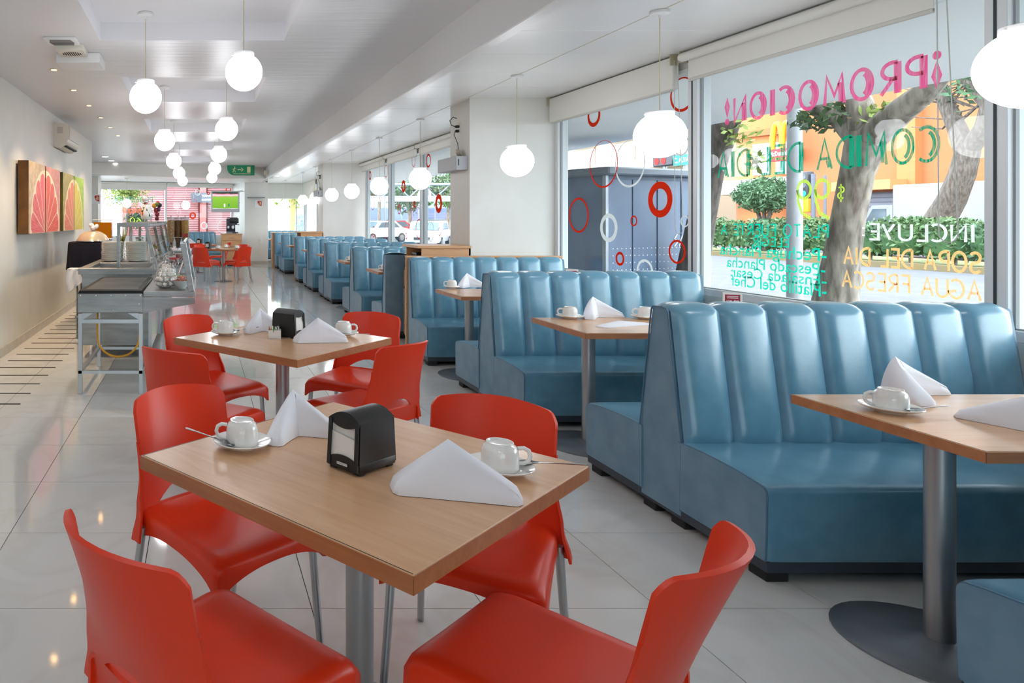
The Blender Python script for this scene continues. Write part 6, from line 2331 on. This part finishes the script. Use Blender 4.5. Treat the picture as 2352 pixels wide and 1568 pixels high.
for pts in ([(1.42, 1.22), (1.36, 1.15), (1.44, 1.12), (1.36, 1.04)], [(1.46, 1.04), (1.52, 1.2), (1.56, 1.04)], [(1.58, 1.2), (1.6, 1.05)], [(1.6, 1.2), (1.7, 1.17), (1.62, 1.12), (1.72, 1.08), (1.62, 1.05)], [(1.74, 1.1), (1.8, 1.05), (1.88, 1.1)]):
    tagm.tube([(a, -.02, b) for a, b in pts], .008, 5)
obj('graffiti', tagm, white_m, t, 0)
# street name sign and traffic lights above the kiosk
o0 = pX(1570, 367, 13.0)
t = thing('street_name_sign', 'green street name sign on a pole above the kiosk', 'sign', (o0.x, o0.y, -.16))
obj('pole', MB().tube([(.05, 0, 0), (.05, 0, o0.z + .5)], .05, 8), greymetal_m, t)
obj('plate', MB().box(-.03, 0, -.55, .35, o0.z + .02, o0.z + .3), mat('street_green', (0, 160, 130), .5), t, 0)
q = text_mb('C. ALVAREZ', 1, offset=.02)
fit(q, lambda u, v, _: Vector((-.04, .3 - .8 * u, o0.z + .09 + .14 * v)))
obj('lettering', q, white_m, t, 0)
o0 = pX(1525, 368, 13.0)
t = thing('traffic_light', 'dark horizontal traffic light with two red lamps lit', 'traffic light', (o0.x, o0.y, -.16))
obj('housing', MB().rbox(0, .2, -.35, .5, o0.z - .0, o0.z + .3, .03, 1), mat('signal_black', (52, 54, 62), .5), t)
for k in range(2):
    M = Matrix.Translation((-.01, .3 - .28 * k, o0.z + .15)) @ Matrix.Rotation(PI / 2, 4, 'Y')
    obj('signal_lamp', MB().lathe([(0, .01), (.1, 0)], 14, (0, 0, 0), M), emat('signal_red', (255, 60, 60), 3.0), t, 0)
obj('pole', MB().tube([(.1, .1, 0), (.1, .1, o0.z)], .05, 8), greymetal_m, t)


# cars seen through the long ring-sticker window
def car(x, y, rz, m, label):
    t = thing('car', label, 'car', (x, y, -.16), rz, 'cars in the street')
    sec = [(-2.1, .35), (-2.15, .75), (-1.6, .92), (-1.0, .98), (-.55, 1.42), (.75, 1.46), (1.5, 1.0), (2.1, .9), (2.15, .4)]
    obj('body', MB().prism(sec, -.85, .85, 'x').rbox(-.88, .88, -2.12, 2.12, .35, .88, .12, 2), m, t, 35)
    gl = mat('car_glass', (70, 90, 100), .08)
    obj('windshield', MB().add([(-.68, -1.02, .99), (.68, -1.02, .99), (.6, -.6, 1.39), (-.6, -.6, 1.39)], [(0, 1, 2, 3)]), gl, t, 0, solid=.02)
    for s in (-1, 1):
        obj('side_window', MB().prism([(-.85, 1.0), (-.5, 1.36), (.7, 1.38), (1.2, 1.02)], s * .845, s * .865, 'x'), gl, t, 0)
        obj('headlight', MB().rbox(s * .5 - .2, s * .5 + .2, -2.16, -2.05, .62, .78, .03, 1), mat('headlight', (226, 230, 232), .1), t, 0)
        for yy in (-1.35, 1.35):
            w = obj('wheel', MB().tube([(s * .7, yy, .32), (s * .9, yy, .32)], .32, 18), rubber_m, t)
            obj('hub', MB().tube([(s * .9, yy, .32), (s * .91, yy, .32)], .2, 12), alu_m, w)
    obj('grille', MB().box(-.4, .4, -2.165, -2.14, .5, .62), slot_m, t, 0)


carw = mat('car_white', (196, 200, 206), .25, coat=.5)
car(12.6, 37.5, math.radians(-28), carw, 'white sedan turning in the street outside the long window')
car(18.0, 43, math.radians(-80), mat('car_silver', (176, 182, 196), .25, .3, coat=.5), 'silver car crossing behind the white sedan')
car(12.3, 47, math.radians(-60), mat('car_white2', (230, 232, 238), .25, coat=.5), 'white van-like car nearer the second pillar')
car(14.5, 52, math.radians(-70), mat('car_red', (176, 40, 56), .25, coat=.5), 'dark red car behind the white cars')

# far street front
t = thing('office_building', 'white and blue office building at the end of the street', 'building', (12, 70, -.16))
obj('wall', MB().box(0, 14, 0, 8, 0, 7.5), mat('office_white', (180, 186, 198), .6), t, 0)
for z in (1.5, 3.7):
    w = obj('window', MB().box(.2, 13.8, -.1, 0, z, z + 1.3), mat('office_frame', (160, 172, 196), .4), t, 0)
    for k in range(8):
        obj('pane', MB().box(.3 + 1.7 * k, 1.85 + 1.7 * k, -.13, -.1, z + .1, z + 1.2), mat('office_glass', (120, 140, 180), .12), w, 0)
obj('sign_board', MB().box(1.0, 7.0, -.3, 0, 5.2, 6.3), mat('office_sign_navy', (60, 70, 110), .5), t, 0)
obj('sign_stripe', MB().box(1.6, 3.0, -.34, -.3, 5.4, 6.1).box(4.0, 6.4, -.34, -.3, 5.4, 6.1), mat('office_sign_orange', (255, 96, 50), .5), t, 0)
t = thing('truss_gantry', 'low steel truss gantry spanning the street', 'gantry', (9, 47.8, 0))
fb = MB()
for z in (2.95, 3.85):
    fb.tube([(0, 0, z), (26, 0, z)], .09, 6)
for k in range(14):
    fb.tube([(k * 1.9, 0, 2.95), (k * 1.9 + .95, 0, 3.85), (k * 1.9 + 1.9, 0, 2.95)], .05, 5)
obj('truss', fb, mat('bridge_grey', (130, 138, 152), .6), t, 0)
obj('deck', MB().box(0, 26, -.1, .4, 2.65, 2.9), mat('bridge_deck', (150, 158, 172), .7), t, 0)
obj('pillar', MB().box(1, 1.3, 0, .3, -.2, 2.65).box(24, 24.3, 0, .3, -.2, 2.65), conc, t, 0)
for k, (x, y, h, r) in enumerate([(16.6, 54, 3.6, 2.0), (22.0, 55, 4.2, 2.4), (17.2, 65.5, 5.2, 2.2), (24, 66, 4.6, 2.4), (12.6, 66, 6.6, 1.5)]):
    t = thing('street_tree', 'leafy green tree %s the steel truss gantry' % ['close behind', 'right behind', 'tall far behind', 'broad far beyond', 'slender tallest beyond'][k], 'tree', (x, y, -.16))
    obj('trunk', MB().tube([(0, 0, 0), (.1, 0, h)], [.2, .12], 8), bark_m, t)
    obj('foliage', leaves(1500, ball((0, 0, h), r, (1, 1, .8), .4), .2, 30 + k), leaf_a if k % 2 else leaf_b, t, 0)['kind'] = 'stuff'

# shuttered pink shop front across the side street
t = thing('shop_front', 'pink shop front with closed roller shutters across the side street', 'building', (0, 28.5, -.03))
pk = mat('pink_shutter', (176, 126, 128), .6, col2=(168, 116, 120), nscale=2)
obj('wall', MB().box(-3.2, 2.35, .3, 3, 0, 5), mat('pink_wall', (186, 120, 116), .8), t, 0)
for x0, x1 in ((-3.0, -.05), (.35, 2.2)):
    m = MB()
    ny = 64
    vs = []
    for j in range(ny + 1):
        z = 3.0 * j / ny
        vs += [(x0, .22 - .028 * (j % 2), z), (x1, .22 - .028 * (j % 2), z)]
    m.add(vs, [(2 * j, 2 * j + 1, 2 * j + 3, 2 * j + 2) for j in range(ny)])
    o = obj('roller_shutter', m, pk, t, 0)
    o['kind'] = 'stuff'
for x in (-3.1, .15, 2.25):
    obj('pilaster', MB().box(x - .13, x + .13, .05, .3, 0, 3.1), mat('pink_pilaster', (190, 116, 114), .7), t, 0)
obj('lintel', MB().box(-3.2, 2.35, .0, .3, 3.0, 3.3), mat('shop_lintel', (70, 60, 64), .7), t, 0)
bn = obj('banner', MB().box(-.35, 1.4, -.03, .0, 2.15, 2.55), mat('banner_grey', (92, 96, 108), .7), t, 0)
q = text_mb('VANGUARDIA', 1, offset=.01)
fit(q, lambda u, v, _: Vector((.1 + 1.0 * u, -.035, 2.38 + .09 * v)))
obj('lettering', q, white_m, bn, 0)
q = text_mb('EXPERT CENTER', 1, offset=.01)
fit(q, lambda u, v, _: Vector((.1 + 1.1 * u, -.035, 2.22 + .07 * v)))
obj('lettering', q, white_m, bn, 0)
t = thing('street_tree', 'light green leafy tree before the pink shutters', 'tree', (-3.0, 26.9, -.03))
obj('trunk', MB().tube([(0, 0, 0), (.1, 0, 1.2), (.3, 0, 2.4)], [.12, .09, .05], 8), bark_m, t)
obj('foliage', leaves(1700, ball((.1, 0, 2.6), .95, (1.2, .8, .8), .1), .075, 50), leaf_c, t, 0)['kind'] = 'stuff'
obj('foliage', leaves(600, ball((.6, 0, 1.45), .5, (1.2, .8, .9), .1), .07, 51), leaf_b, t, 0)['kind'] = 'stuff'
# beyond the parking lettering window
t = thing('street_tree', 'sunlit thin trunked trees beyond the parking lettering window', 'tree', (4.6, 34, -.03))
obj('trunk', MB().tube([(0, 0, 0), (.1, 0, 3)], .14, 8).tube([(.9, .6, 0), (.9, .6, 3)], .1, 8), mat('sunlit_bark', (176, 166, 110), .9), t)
obj('foliage', leaves(1800, ball((.3, 0, 3.0), 1.4, (1.3, .8, .8), .2), .11, 60), leaf_c, t, 0)['kind'] = 'stuff'
t = thing('street_stall', 'blue and grey street stall beyond the parking lettering window', 'stall', (6.0, 36, -.03))
obj('body', MB().box(-.8, .6, 0, 1.2, 0, 1.7), mat('stall_blue', (110, 150, 206), .7, col2=(210, 222, 240), nscale=5), t, 0)
obj('roof', MB().box(-1, .9, -.3, 1.4, 2.3, 2.5), mat('stall_roof', (70, 72, 76), .7), t, 0)
for x in (-.9, .8):
    obj('post', MB().box(x - .04, x + .04, -.2, -.12, 0, 2.3), greymetal_m, t, 0)
t = thing('shuttered_stall', 'maroon shuttered stall at the corner beyond the parking window', 'stall', (7.4, 34, -.03))
obj('body', MB().box(-.5, .5, 0, 2, 0, 2.9), mat('maroon_shutter', (150, 110, 130), .7), t, 0)
for k in range(12):
    obj('slat', MB().box(-.5, .5, -.04, 0, .1 + .22 * k, .26 + .22 * k), mat('maroon_slat', (176, 130, 148), .7), t, 0)
